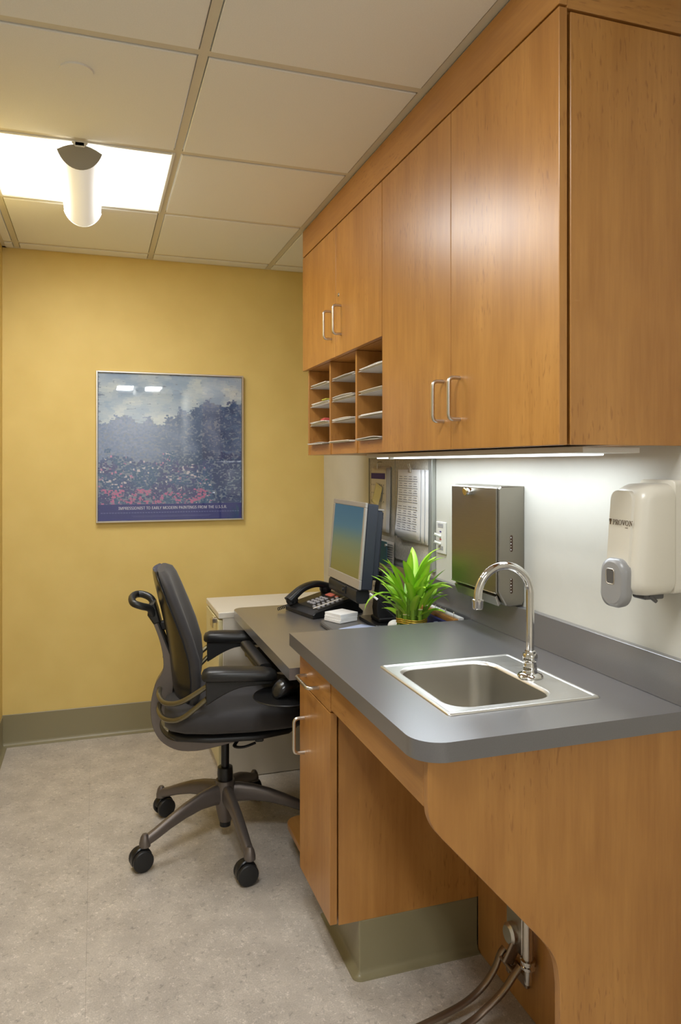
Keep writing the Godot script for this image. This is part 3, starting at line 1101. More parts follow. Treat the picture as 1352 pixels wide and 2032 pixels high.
# ------------------------------------------------------------------ desk
func desk() -> void:
	var st := mb()
	var poly := [Vector2(0.542, -2.111)]
	poly.append(Vector2(XR, -2.111))
	poly.append(Vector2(XR, -3.072))
	for k in 9:
		var a := -PI / 2 - PI / 2 * k / 8
		poly.append(Vector2(0.542 + 0.05, -3.072 + 0.05) + Vector2(cos(a), sin(a)) * 0.05)
	extrude(st, poly, Vector3(0, DT - 0.0355, 0), Vector3.RIGHT, Vector3(0, 0, 1), Vector3(0, 0.0355, 0))
	tag(obj("desk_top", st, M.laminate), "lower grey laminate desk top between the sink counter and filing cabinet", "desk")
	st = mb()
	bb(st, Vector3(XR - 0.019, DT, -3.072), Vector3(XR, 0.917, -2.1105), 0.001)
	tag(obj("backsplash", st, M.laminate), "grey laminate upstand along the wall behind the monitor", "backsplash")
	# keyboard tray hanging under the front edge, with a swivelling mouse platform
	var t := thing("keyboard_tray", "black keyboard tray with a padded palm rest under the desk edge", "keyboard tray", Vector3(0.56, 0.63, -2.5))
	st = mb()
	bx(st, Vector3(0.10, 0.0, -0.07), Vector3(0.24, 0.008, 0.33), 0.003)
	obj("tray", st, M.black_matte, t)
	st = mb()
	tube(st, [Vector3(-0.025, 0.016, -0.235), Vector3(-0.025, 0.016, 0.100)], 0.022, 12, 0.7, Vector3(0, 1, 0), true, 3.0)
	obj("palm_rest", st, M.arm_vinyl, t)
	st = mb()
	tube(st, [Vector3(-0.03, -0.012, -0.20), Vector3(-0.03, -0.016, -0.02), Vector3(-0.03, -0.012, 0.09)], 0.004, 8)
	bx(st, Vector3(-0.02, -0.018, -0.222), Vector3(0.022, 0.014, 0.02), 0.003)
	obj("edge_wire", st, M.tube_metal, t)
	st = mb()
	bx(st, Vector3(0.20, 0.026, 0.0), Vector3(0.10, 0.044, 0.10), 0.004)
	obj("bracket", st, M.black_matte, t)
	t = thing("mouse_platform", "round black mouse platform on a swivel arm beside the keyboard tray", "mouse platform", Vector3(0.57, 0.594, -2.245))
	st = mb()
	lathe(st, [Vector2(0.0, 0.0), Vector2(0.100, 0.0), Vector2(0.106, 0.002), Vector2(0.108, 0.004), Vector2(0.106, 0.0062), Vector2(0.102, 0.0056), Vector2(0.0, 0.0056)], Vector3.ZERO, Basis(), 40)
	obj("plate", st, M.black_plastic, t)
	st = mb()
	tube(st, [Vector3(0.05, -0.006, -0.02), Vector3(0.10, -0.008, -0.10), Vector3(0.12, -0.004, -0.17)], 0.006, 8)
	obj("swivel_arm", st, M.black_matte, t)
	# mouse
	st = mb()
	var rings := []
	for i in 13:
		var a := PI * i / 12.0
		var c := Vector3(cos(a) * 0.052, 0.0, 0)
		var w := maxf(0.001, sin(a)) 
		rings.append(circle(c + Vector3(0, 0.016 * w, 0), Vector3(0, 0, 0.031 * pow(w, 0.6)), Vector3(0, 0.017 * pow(w, 0.7), 0), 16, 2.4))
	loft(st, rings)
	var m := obj("computer_mouse", st, M.shell_plastic)
	m.position = Vector3(0.572, 0.6045, -2.245)
	m.rotation.y = 0.5
	m.scale = Vector3(1.05, 1.5, 1.1)
	tag(m, "shiny black mouse on the round platform under the desk edge", "mouse")
	# low board on casters beside the base cabinet
	t = thing("rolling_stand", "low maple computer stand with rounded corners on the floor under the desk", "stand", Vector3(0.800, 0.0, -2.300))
	st = mb()
	extrude(st, rrect(0.366, 0.345, 0.05, 6), Vector3(0, 0.086, 0), Vector3.RIGHT, Vector3(0, 0, 1), Vector3(0, 0.019, 0), 0.001)
	obj("board", st, M.maple, t)
	for x in [-0.12, 0.12]:
		for z in [-0.10, 0.10]:
			st = mb()
			lathe(st, [Vector2(0.0, -0.010), Vector2(0.031, -0.010), Vector2(0.034, -0.007), Vector2(0.034, 0.007), Vector2(0.031, 0.010), Vector2(0.0, 0.010)], Vector3(x, 0.0345, z), Basis(Vector3.RIGHT, PI / 2), 18)
			bx(st, Vector3(x, 0.076, z), Vector3(0.03, 0.022, 0.03), 0.002)
			obj("caster", st, M.black_matte, t)


func filing_cabinet() -> void:
	var t := thing("filing_cabinet", "cream metal filing cabinet standing behind the desk", "filing cabinet", Vector3(0.487, 0.0, -3.262))
	var st := mb()
	bb(st, Vector3(0.018, 0.002, -0.180), Vector3(0.660, 0.690, 0.180), 0.002)
	obj("body", st, M.cabinet_white, t)
	st = mb()
	bb(st, Vector3(0.0, 0.676, -0.182), Vector3(0.662, 0.702, 0.182), 0.003)
	obj("top", st, M.cabinet_white, t)
	for y in [[0.375, 0.668], [0.060, 0.365]]:
		st = mb()
		bb(st, Vector3(0.0, y[0], -0.176), Vector3(0.018, y[1], 0.176), 0.003)
		var d := obj("drawer", st, M.cabinet_cream, t)
		st = mb()
		tube(st, rounded([Vector3(0.0, y[1] - 0.10, -0.05), Vector3(-0.022, y[1] - 0.10, -0.05), Vector3(-0.022, y[1] - 0.10, 0.05), Vector3(0.0, y[1] - 0.10, 0.05)], 0.008), 0.005, 10)
		obj("handle", st, M.nickel, d)
		st = mb()
		bx(st, Vector3(-0.002, y[1] - 0.045, 0.0), Vector3(0.004, 0.03, 0.07), 0.001)
		obj("card_holder", st, M.nickel, d)
		if y[0] > 0.2:
			st = mb()
			bx(st, Vector3(-0.010, y[1] - 0.006, 0.130), Vector3(0.022, 0.020, 0.03), 0.002)
			obj("thumb_latch", st, M.nickel, d)
			st = mb()
			lathe(st, [Vector2(0.0, 0.004), Vector2(0.006, 0.004), Vector2(0.007, 0.0)], Vector3(0.0, y[1] - 0.012, 0.055), Basis(Vector3(0, 0, 1), PI / 2), 12)
			obj("lock", st, M.brass_pale, d)


func monitor() -> void:
	var t := thing("monitor", "flat silver framed computer monitor on the desk facing the chair", "monitor", Vector3(1.03, DT, -2.70))
	# screen frame: x local is depth (screen faces -x), z across
	var b := Basis(Vector3(0, 0, 1), -deg_to_rad(4.9))
	var o := Vector3(0.913, 0.862, -2.724) - t.position
	var w := 0.380
	var h := 0.320
	var P := func(x: float, y: float, z: float) -> Vector3: return o + b * Vector3(x, y, z)
	var st := mb()
	bx(st, P.call(0.031, h / 2 - 0.002, 0), Vector3(0.044, h - 0.004, w - 0.003), 0.004, b)
	obj("case", st, M.navy_plastic, t)
	st = mb()
	bx(st, P.call(0.069, h / 2 + 0.004, 0.0), Vector3(0.034, h - 0.06, w - 0.05), 0.008, b)
	obj("back_cover", st, M.navy_plastic, t)
	st = mb()
	bx(st, P.call(0.0695, h - 0.0235, 0.0), Vector3(0.033, 0.006, w - 0.055), 0.002, b)
	obj("back_trim", st, M.silver_plastic, t)
	st = mb()
	bx(st, P.call(0.004, h - 0.0095, 0), Vector3(0.010, 0.019, w), 0.002, b)
	bx(st, P.call(0.004, 0.018, 0), Vector3(0.010, 0.036, w), 0.002, b)
	for s in [-1.0, 1.0]:
		bx(st, P.call(0.004, h / 2 + 0.008, s * (w / 2 - 0.0085)), Vector3(0.010, h - 0.054, 0.017), 0.002, b)
	obj("bezel", st, M.silver_plastic, t)
	# screen with a plain blue to olive desktop
	var sm := mat("screen_glow", Color8(20, 20, 22), 0.35)
	var data := PackedByteArray()
	var stops := [[0.0, Color8(52, 96, 116)], [0.30, Color8(60, 104, 118)], [0.52, Color8(96, 112, 88)], [0.75, Color8(110, 110, 66)], [1.0, Color8(112, 102, 46)]]
	data.resize(64 * 128 * 3)
	for j in 128:
		var f := j / 127.0
		var c := Color.BLACK
		for k in stops.size() - 1:
			if f >= stops[k][0] and f <= stops[k + 1][0]:
				c = stops[k][1].lerp(stops[k + 1][1], (f - stops[k][0]) / (stops[k + 1][0] - stops[k][0]))
		for i in 64:
			data[(j * 64 + i) * 3] = c.r8
			data[(j * 64 + i) * 3 + 1] = c.g8
			data[(j * 64 + i) * 3 + 2] = c.b8
	sm.emission_enabled = true
	sm.emission = Color.BLACK
	sm.emission_operator = BaseMaterial3D.EMISSION_OP_ADD
	sm.emission_texture = tex(data, 64, 128)
	sm.emission_energy_multiplier = 0.7
	st = mb()
	st.set_smooth_group(-1)
	var q := [P.call(0.0025, h - 0.018, -w / 2 + 0.016), P.call(0.0025, h - 0.018, w / 2 - 0.016), P.call(0.0025, 0.034, w / 2 - 0.016), P.call(0.0025, 0.034, -w / 2 + 0.016)]
	var uvs := [Vector2(0, 0), Vector2(1, 0), Vector2(1, 1), Vector2(0, 1)]
	for k in [0, 1, 2, 0, 2, 3]:
		st.set_uv(uvs[k])
		st.add_vertex(q[k])
	obj("screen", st, sm, t)
	# speaker bar below the screen
	st = mb()
	tube(st, [P.call(0.026, -0.026, -0.17), P.call(0.026, -0.026, 0.165)], 0.028, 16, 0.95, Vector3(1, 0, 0), true, 3.5)
	bx(st, P.call(-0.002, -0.022, 0.0), Vector3(0.006, 0.030, 0.10), 0.002, b)
	obj("speaker_bar", st, M.black_matte, t)
	st = mb()
	lathe(st, [Vector2(0.0, 0.008), Vector2(0.007, 0.008), Vector2(0.009, 0.0)], P.call(-0.004, -0.02, 0.03), Basis(Vector3(0, 0, 1), PI / 2), 14)
	obj("volume_knob", st, M.black_plastic, t)
	# leaning neck and foot
	st = mb()
	var neck := [Vector2(-0.020, 0.012), Vector2(0.062, 0.012), Vector2(0.055, 0.05), Vector2(0.030, 0.165), Vector2(0.022, 0.195), Vector2(-0.002, 0.195), Vector2(-0.014, 0.15), Vector2(-0.026, 0.06)]
	extrude(st, neck, Vector3(-0.004, 0, 0.070), Vector3.RIGHT, Vector3.UP, Vector3(0, 0, 0.055), 0.004)
	obj("neck", st, M.black_matte, t)
	st = mb()
	extrude(st, rrect(0.16, 0.20, 0.02, 4), Vector3(0.02, 0.0, 0.09), Vector3.RIGHT, Vector3(0, 0, 1), Vector3(0, 0.012, 0), 0.003)
	bx(st, Vector3(0.02, 0.020, 0.10), Vector3(0.10, 0.016, 0.09), 0.004)
	obj("foot", st, M.black_plastic, t)
	st = mb()
	tube(st, [P.call(0.045, -0.012, 0.185), P.call(0.072, -0.030, 0.200)], 0.0045, 8)
	obj("cable_plug", st, M.white_plastic, t)
	for k in 2:
		st = mb()
		var path := spline([P.call(0.072, -0.030, 0.198), Vector3(-0.02 + 0.012 * k, 0.075, 0.175), Vector3(0.02 + 0.014 * k, 0.035, 0.20), Vector3(0.07 + 0.01 * k, 0.006, 0.22), Vector3(0.098, 0.004, 0.14)], 6)
		tube(st, path, 0.0028, 7)
		obj("cable", st, M.black_matte, t)


func telephone() -> void:
	var t := thing("telephone", "black desk telephone with grey keys in front of the monitor", "telephone", Vector3(0.875, DT, -2.88), deg_to_rad(14))
	# wedge body: x local across depth, slopes down towards the chair
	var st := mb()
	var prof := [Vector2(-0.105, 0.002), Vector2(0.11, 0.002), Vector2(0.11, 0.050), Vector2(0.095, 0.068), Vector2(-0.095, 0.028), Vector2(-0.107, 0.016)]
	extrude(st, prof, Vector3(0, 0, 0.115), Vector3.RIGHT, Vector3.UP, Vector3(0, 0, -0.23), 0.004)
	obj("body", st, M.black_plastic, t)
	st = mb()
	extrude(st, [Vector2(0.02, 0.0), Vector2(0.135, 0.0), Vector2(0.135, 0.008), Vector2(0.11, 0.03), Vector2(0.03, 0.03)], Vector3(0, 0, 0.105), Vector3.RIGHT, Vector3.UP, Vector3(0, 0, -0.21), 0.002)
	obj("stand", st, M.black_matte, t)
	var sl := Basis(Vector3(0, 0, 1), atan2(0.040, 0.19))
	var F := func(a: float, z: float, lift: float) -> Vector3: return Vector3(-0.095, 0.028, 0) + sl * Vector3(a, lift, z)
	st = mb()
	bx(st, F.call(0.100, 0.030, 0.001), Vector3(0.165, 0.002, 0.155), 0.001, sl)
	obj("face_plate", st, M.black_matte, t)
	var key := func(called: String, a: float, z: float, m: Material, s: Vector3) -> void:
		var k := mb()
		bx(k, F.call(a, z, 0.004), s, 0.001, sl)
		obj(called, k, m, t)
	for r in 4:
		for c in 3:
			key.call("key", 0.050 + 0.020 * r, -0.022 + 0.020 * c, M.key_grey, Vector3(0.012, 0.006, 0.014))
	for r in 6:
		key.call("key", 0.030 + 0.022 * r, 0.055, M.key_grey, Vector3(0.010, 0.006, 0.013))
		key.call("key", 0.030 + 0.022 * r, 0.088, M.key_grey, Vector3(0.010, 0.006, 0.013))
	key.call("red_key", 0.150, -0.012, M.key_red, Vector3(0.026, 0.004, 0.05))
	key.call("red_key", 0.150, 0.040, M.key_red, Vector3(0.014, 0.005, 0.018))
	st = mb()
	bx(st, F.call(0.09, 0.0715, 0.003), Vector3(0.150, 0.003, 0.007), 0.001, sl)
	obj("label_strip", st, M.paper_warm, t)
	# handset lying across the far side
	st = mb()
	var path := spline([F.call(-0.008, -0.085, 0.016), F.call(0.02, -0.085, 0.030), F.call(0.06, -0.085, 0.046), F.call(0.10, -0.085, 0.050), F.call(0.14, -0.085, 0.044), F.call(0.175, -0.085, 0.026), F.call(0.19, -0.085, 0.014)], 4)
	var rad := []
	for i in path.size():
		var f := absf(2.0 * i / (path.size() - 1) - 1.0)
		rad.append(0.0215 + 0.006 * f * f)
	tube(st, path, rad, 14, 0.62, Vector3(0, 1, 0), true, 2.8)
	obj("handset", st, M.black_plastic, t)
	for a in [0.008, 0.172]:
		st = mb()
		lathe(st, [Vector2(0.0, -0.010), Vector2(0.022, -0.010), Vector2(0.026, 0.002), Vector2(0.024, 0.014), Vector2(0.0, 0.016)], F.call(a, -0.085, 0.012), sl, 20)
		obj("handset_cup", st, M.black_plastic, t)
	st = mb()
	var coil := []
	for k in 49:
		var a := TAU * k / 8.0
		coil.append(F.call(-0.020 - 0.0009 * k, -0.085 + 0.006 * cos(a), -0.002 + 0.006 * sin(a)))
	tube(st, coil, 0.0016, 6)
	obj("coiled_cord", st, M.black_matte, t)


func desk_bits() -> void:
	# dark stationery holder with note blocks on it
	var st := mb()
	var poly := rrect(0.13, 0.24, 0.055, 6)
	extrude(st, poly, Vector3(0.86, DT, -2.56), Vector3.RIGHT, Vector3(0, 0, 1), Vector3(0, 0.016, 0), 0.004)
	tag(obj("stationery_holder", st, M.grey_dark_plastic), "low dark grey rounded holder under the note blocks on the desk", "holder")
	var b := Basis(Vector3.UP, 0.42)
	var t := thing("note_block", "stack of white note paper blocks on the dark grey holder", "note paper", Vector3(0.872, DT + 0.0165, -2.622))
	for k in 3:
		st = mb()
		bx(st, Vector3(0.002 * k, 0.006 + 0.0105 * k, -0.002 * k), Vector3(0.088, 0.010, 0.088), 0.0006, Basis(Vector3.UP, 0.42 + 0.05 * (k % 2)))
		obj("pad", st, M.paper, t)
	st = mb()
	sheet(st, Vector3(0.88, DT + 0.0185, -2.46) - b * Vector3(0.05, 0, 0.045), b * Vector3(0.115, 0, 0), b * Vector3(0, 0, 0.085), func(a: float, c: float) -> float: return -0.004 * a * c, 0.0008, 4, 4)
	tag(obj("note_sheet", st, M.paper_blue), "pale blue slip of paper lying before the white note blocks", "paper")
	# white pump cap seen over the counter edge
	t = thing("lotion_bottle", "small white bottle with a cream spout lying beside the plant", "bottle", Vector3(1.015, DT, -2.43))
	st = mb()
	lathe(st, [Vector2(0.0, 0.0), Vector2(0.024, 0.0), Vector2(0.028, 0.005), Vector2(0.029, 0.030), Vector2(0.024, 0.040), Vector2(0.014, 0.046), Vector2(0.0, 0.048)], Vector3.ZERO, Basis(), 24)
	obj("bottle_body", st, M.white_plastic, t)
	st = mb()
	tube(st, [Vector3(0.01, 0.036, 0.01), Vector3(0.05, 0.034, 0.018), Vector3(0.09, 0.036, 0.02)], 0.0065, 10)
	obj("spout", st, M.ivory_plastic, t)
	# wooden letter tray with pins, folder and papers
	t = thing("wooden_letter_box", "narrow wooden letter box with pins on its rim beside the plant", "letter box", Vector3(1.10, DT, -2.265))
	st = mb()
	bx(st, Vector3(0.0, 0.052, 0.0), Vector3(0.016, 0.104, 0.27), 0.002)
	obj("front_board", st, M.maple_lying, t)
	st = mb()
	bx(st, Vector3(0.022, 0.004, 0.0), Vector3(0.028, 0.008, 0.27), 0.001)
	obj("bottom_board", st, M.maple_lying, t)
	for z in [-0.02, 0.02, 0.055, 0.115]:
		st = mb()
		tube(st, [Vector3(0.0, 0.100, z), Vector3(0.001, 0.119, z)], 0.0007, 6)
		lathe(st, [Vector2(0.0, -0.0028), Vector2(0.0022, -0.0016), Vector2(0.0030, 0.0), Vector2(0.0022, 0.0016), Vector2(0.0, 0.0028)], Vector3(0.001, 0.121, z), Basis(), 10)
		obj("pin", st, M.nickel, t)
	st = mb()
	bx(st, Vector3(1.081, DT + 0.046, -2.245), Vector3(0.014, 0.090, 0.24), 0.001)
	tag(obj("document_folder", st, M.folder_blue), "dark blue folder leaning before the wooden letter box", "folder")
	st = mb()
	for k in 3:
		bx(st, Vector3(1.113 + 0.006 * k, DT + 0.058, -2.26), Vector3(0.004, 0.098, 0.26), 0.0005)
	tag(obj("letter_bundle", st, M.paper), "white letters standing behind the wooden letter box board", "letters")
	st = mb()
	bx(st, Vector3(1.062, DT + 0.043, -2.165), Vector3(0.016, 0.084, 0.08), 0.002)
	tag(obj("card_bundle", st, M.paper_blue), "bundle of pale cards standing before the dark blue folder", "cards")


func plant() -> void:
	var t := thing("bamboo_plant", "leafy green lucky bamboo bound with gold ribbon beside the sink counter", "plant", Vector3(0.995, DT, -2.245))
	var st := mb()
	lathe(st, [Vector2(0.0, 0.002), Vector2(0.050, 0.002), Vector2(0.054, 0.008), Vector2(0.056, 0.060), Vector2(0.053, 0.062), Vector2(0.050, 0.056), Vector2(0.0, 0.050)], Vector3.ZERO, Basis(), 28)
	obj("dish", st, M.grey_dark_plastic, t)
	var rng := RandomNumberGenerator.new()
	rng.seed = 91
	var tops := []
	for k in 16:
		var a := TAU * k / 11.0 + 0.2
		var r := 0.040 if k < 11 else 0.018
		var x := cos(a) * r
		var z := sin(a) * r
		var hh := 0.10 + rng.randf() * 0.06 + (0.05 if k >= 11 else 0.0)
		st = mb()
		tube(st, [Vector3(x, 0.03, z), Vector3(x * 1.05, hh * 0.6, z * 1.05), Vector3(x * 1.15, hh, z * 1.15)], 0.0072, 10)
		for y in [0.07, 0.105, 0.14]:
			if y < hh - 0.01:
				lathe(st, [Vector2(0.0072, -0.003), Vector2(0.0084, 0.0), Vector2(0.0072, 0.003)], Vector3(x * 1.06, y, z * 1.06), Basis(), 10)
		obj("stalk", st, M.stalk, t)
		st = mb()
		lathe(st, [Vector2(0.0, 0.003), Vector2(0.006, 0.002), Vector2(0.0072, 0.0), Vector2(0.0, -0.002)], Vector3(x * 1.15, hh + 0.001, z * 1.15), Basis(), 10)
		obj("cut_end", st, M.stalk_node, t)
		tops.append(Vector3(x, hh, z))
	for y in [0.082, 0.088, 0.094]:
		st = mb()
		var ring := []
		for k in 25:
			var a := TAU * k / 24.0
			ring.append(Vector3(cos(a) * 0.0505, y + 0.002 * sin(3.0 * a), sin(a) * 0.0505))
		tube(st, ring, 0.0022, 6)
		obj("ribbon", st, M.gold, t)
	# leaves: root, outward bearing (degrees, 0 = +x), length, rise at mid, drop at tip, width
	var spec := []
	for k in 46:
		var top: Vector3 = tops[k % 16]
		var bearing := atan2(top.z, top.x) + (rng.randf() - 0.5) * 1.5
		var tier := k / 16
		var y: float = top.y * (0.80 + 0.16 * tier) + rng.randf() * 0.02
		var up := 0.45 + 0.65 * tier + rng.randf() * 1.1
		spec.append([Vector3(top.x * 1.1, y, top.z * 1.1), bearing, 0.09 + 0.012 * tier + rng.randf() * 0.05, up, rng.randf() * 0.45 - 0.25, 0.0135 + rng.randf() * 0.006])
	spec.append([Vector3(-0.035, 0.155, 0.0), PI, 0.165, 0.75, 1.0, 0.011])
	spec.append([Vector3(-0.035, 0.165, 0.01), PI * 0.93, 0.15, 3.0, -0.3, 0.014])
	spec.append([Vector3(-0.010, 0.19, 0.0), PI * 0.6, 0.15, 3.4, -0.2, 0.015])
	spec.append([Vector3(0.010, 0.19, 0.02), 1.2, 0.15, 3.2, -0.2, 0.016])
	spec.append([Vector3(0.035, 0.17, 0.01), 0.25, 0.14, 1.1, 0.3, 0.011])
	spec.append([Vector3(0.035, 0.15, 0.02), 0.1, 0.13, 0.7, 0.7, 0.010])
	for s in spec:
		st = mb()
		var room_x: float = 0.135 - s[0].x
		if cos(s[1]) > 0.2 and s[2] * cos(s[1]) > room_x:
			s[2] = room_x / cos(s[1])
		var d := Vector3(cos(s[1]), 0, sin(s[1]))
		var side := Vector3(-d.z, 0, d.x)
		var p: Vector3 = s[0]
		var ang: float = atan(s[3])
		var n := 9
		var shade := rng.randf()
		var ca := Color(0.16 + 0.12 * shade, 0.44 + 0.16 * shade, 0.012 + 0.02 * shade)
		var cb := Color(0.38 + 0.14 * shade, 0.62 + 0.12 * shade, 0.07)
		var prev := []
		var g := ngroup()
		st.set_smooth_group(g)
		for i in n + 1:
			var f := float(i) / n
			var wd: float = s[5] * pow(sin(PI * clampf(f * 0.93 + 0.07, 0.0, 1.0)), 0.75) * (1.0 - 0.25 * f)
			var upv := Vector3(0, cos(ang), 0) - d * sin(ang)
			var row := [p - side * wd + upv * wd * 0.35, p, p + side * wd + upv * wd * 0.35]
			var cols := [ca.lerp(cb, absf(f - 0.4)), cb, ca.lerp(cb, absf(f - 0.4))]
			if i > 0:
				for j in 2:
					for e in [[0, j], [0, j + 1], [1, j + 1], [0, j], [1, j + 1], [1, j]]:
						st.set_color(prev[1][e[1]] if e[0] == 0 else cols[e[1]])
						st.add_vertex(prev[0][e[1]] if e[0] == 0 else row[e[1]])
			prev = [row, cols]
			p += (d * cos(ang) + Vector3.UP * sin(ang)) * s[2] / n
			ang -= (0.55 + s[4]) / n * (1.0 + f)
		obj("leaf", st, M.leaf, t)


# ------------------------------------------------------------------ wall things
func wall_things() -> void:
	var x := XR
	# pin board of two felt panels in a metal frame
	var t := thing("pin_board", "grey felt pin board of two panels behind the monitor", "pin board", Vector3(x, 0.95, -2.72))
	var o := t.position
	var st := mb()
	bb(st, Vector3(x - 0.014, 0.952, -3.038) - o, Vector3(x - 0.001, 1.346, -2.750) - o, 0.001)
	obj("felt_panel", st, M.felt_grey, t)
	st = mb()
	bb(st, Vector3(x - 0.014, 0.944, -2.746) - o, Vector3(x - 0.001, 1.346, -2.432) - o, 0.001)
	obj("felt_panel", st, M.felt_grey, t)
	st = mb()
	bb(st, Vector3(x - 0.017, 0.935, -2.432) - o, Vector3(x - 0.001, 1.349, -2.400) - o, 0.002)
	bb(st, Vector3(x - 0.016, 1.346, -3.044) - o, Vector3(x - 0.001, 1.350, -2.432) - o)
	bb(st, Vector3(x - 0.018, 0.95, -3.044) - o, Vector3(x - 0.001, 1.350, -3.038) - o)
	bb(st, Vector3(x - 0.015, 0.95, -2.750) - o, Vector3(x - 0.001, 1.346, -2.746) - o)
	obj("frame", st, M.frame_grey, t)

	# calendar
	t = thing("calendar", "paper wall calendar with a violet heading hanging on the pin board", "calendar", Vector3(x - 0.016, 1.04, -2.88))
	for k in 4:
		st = mb()
		sheet(st, Vector3(-0.004 - 0.003 * k, 0.272 - 0.002 * k, -0.108 + 0.004 * k), Vector3(0, -0.270 + 0.003 * k, 0), Vector3(0, 0, 0.205 - 0.012 * k), func(a: float, b: float) -> float: return 0.004 * a * a * (0.5 + b) * (1.2 - 0.3 * k), 0.0008, 8, 4)
		obj("page", st, M.paper if k < 3 else M.paper_warm, t)
	st = mb()
	bx(st, Vector3(-0.0152, 0.233, -0.016), Vector3(0.0008, 0.024, 0.155))
	obj("heading", st, M.ink_violet, t)
	for r in 5:
		for c in 7:
			st = mb()
			bx(st, Vector3(-0.0158 - 0.0015 * pow(r / 5.0, 2) * 1.6, 0.196 - 0.034 * r, -0.084 + 0.0225 * c), Vector3(0.0006, 0.005, 0.005))
			obj("date_print", st, M.ink_grey, t)
	st = mb()
	tube(st, rounded([Vector3(0.0, 0.292, -0.01), Vector3(-0.020, 0.292, -0.01), Vector3(-0.020, 0.262, -0.01)], 0.006), 0.0016, 8)
	obj("hook", st, M.nickel, t)
	st = mb()
	sheet(st, Vector3(x - 0.0355, 1.246, -2.905), Basis(Vector3(1, 0, 0), 0.28) * Vector3(0, -0.085, 0), Basis(Vector3(1, 0, 0), 0.28) * Vector3(0, 0, 0.072), func(a: float, b: float) -> float: return 0.012 * a * a, 0.0006, 6, 3)
	tag(obj("sticky_note", st, M.sticky_yellow), "pale yellow sticky note on the wall calendar", "note")

	# schedule sheets under a clip
	t = thing("schedule_sheets", "white printed schedule sheets clipped to the pin board", "papers", Vector3(x - 0.016, 1.03, -2.565))
	for k in 3:
		st = mb()
		sheet(st, Vector3(-0.004 - 0.0045 * k, 0.272, -0.118 + 0.012 * (2 - k)), Vector3(0, -0.272 + 0.006 * k, 0), Vector3(0, 0, 0.238 - 0.012 * k), func(a: float, b: float) -> float: return 0.016 * a * a * (0.25 + 0.75 * (1.0 - b)) * (0.5 + 0.25 * k), 0.0007, 8, 6)
		obj("page", st, M.paper, t)
	for c in 4:
		for r in 24:
			if r == 12:
				continue
			st = mb()
			var f := 0.10 + r * 0.033
			var b := 0.14 + c * 0.2
			bx(st, Vector3(-0.0139 - 0.016 * f * f * (0.25 + 0.75 * (1.0 - b)), 0.272 - 0.266 * f, -0.118 + 0.226 * b), Vector3(0.0005, 0.0022, 0.026 + 0.008 * ((r * 7 + c * 3) % 3)))
			obj("print_line", st, M.ink_grey, t)
	st = mb()
	extrude(st, [Vector2(-0.012, 0.0), Vector2(0.012, 0.0), Vector2(0.009, 0.016), Vector2(-0.009, 0.016)], Vector3(-0.020, 0.262, 0.004), Vector3(0, 0, 1), Vector3.UP, Vector3(0.012, 0, 0), 0.002)
	tube(st, rounded([Vector3(-0.016, 0.276, -0.004), Vector3(-0.022, 0.296, -0.004), Vector3(-0.022, 0.296, 0.012), Vector3(-0.016, 0.276, 0.012)], 0.004), 0.0012, 6)
	obj("clip", st, M.nickel, t)

	# lower sheets and teal card
	t = thing("ruled_sheet", "white sheet with ruled lines pinned below the calendar", "paper", Vector3(x - 0.016, 0.80, -2.845))
	st = mb()
	sheet(st, Vector3(-0.006, 0.208, -0.10), Vector3(0, -0.208, 0), Vector3(0, 0, 0.205), func(a: float, b: float) -> float: return 0.012 * a * a, 0.0008, 8, 3)
	obj("page", st, M.paper_warm, t)
	for r in 19:
		st = mb()
		var f := 0.06 + r * 0.047
		bx(st, Vector3(-0.0068 - 0.012 * f * f, 0.208 - 0.208 * f, 0.003), Vector3(0.0006, 0.0024, 0.18))
		obj("ruled_line", st, M.ink_grey, t)
	st = mb()
	sheet(st, Vector3(x - 0.030, 0.85, -2.94), Vector3(0, -0.128, 0.004), Vector3(0, 0, 0.145), func(a: float, _b: float) -> float: return 0.004 * a, 0.0008, 4, 3)
	tag(obj("note_sheet", st, M.paper_blue), "plain pale blue sheet hanging below the ruled sheet", "paper")
	st = mb()
	extrude(st, rrect(0.100, 0.093, 0.006, 4), Vector3(x - 0.034, 0.959, -2.838), Vector3(0, 0, 1), Vector3.UP, Vector3(0.0012, 0, 0))
	tag(obj("teal_card", st, M.card_teal), "plain teal card pinned over the ruled sheet", "card")
	st = mb()
	lathe(st, [Vector2(0.0, 0.010), Vector2(0.005, 0.009), Vector2(0.0045, 0.005), Vector2(0.003, 0.003), Vector2(0.0055, 0.0), Vector2(0.0, 0.0)], Vector3(x - 0.035, 0.994, -2.783), Basis(Vector3(0, 0, 1), PI / 2), 14)
	tag(obj("push_pin", st, M.white_plastic), "white push pin at the corner of the teal card", "pin")

	# switch plate
	t = thing("switch_plate", "white wall plate with two small toggle switches beside the pin board", "switch", Vector3(x, 1.009, -2.352))
	st = mb()
	bx(st, Vector3(-0.003, 0.055, 0), Vector3(0.006, 0.112, 0.073), 0.002)
	obj("plate", st, M.white_plastic, t)
	for y in [0.060, 0.033]:
		st = mb()
		tube(st, [Vector3(-0.005, y, 0.0), Vector3(-0.016, y + 0.004, -0.006), Vector3(-0.026, y + 0.008, -0.010)], [0.006, 0.005, 0.0055], 10)
		obj("toggle", st, M.white_plastic, t)
		st = mb()
		bx(st, Vector3(-0.0063, y + 0.016, 0.0), Vector3(0.0008, 0.005, 0.012))
		obj("colour_mark", st, M.note_red if y < 0.05 else M.ink_violet, t)
	for p in [[0.092, 0.014], [0.014, 0.016]]:
		for r in 3:
			st = mb()
			bx(st, Vector3(-0.0063, p[0] + 0.005 * r, 0.0), Vector3(0.0008, 0.003, 0.04))
			obj("print_line", st, M.ink_grey, t)

	towel_dispenser()
	soap_dispenser()
	poster()


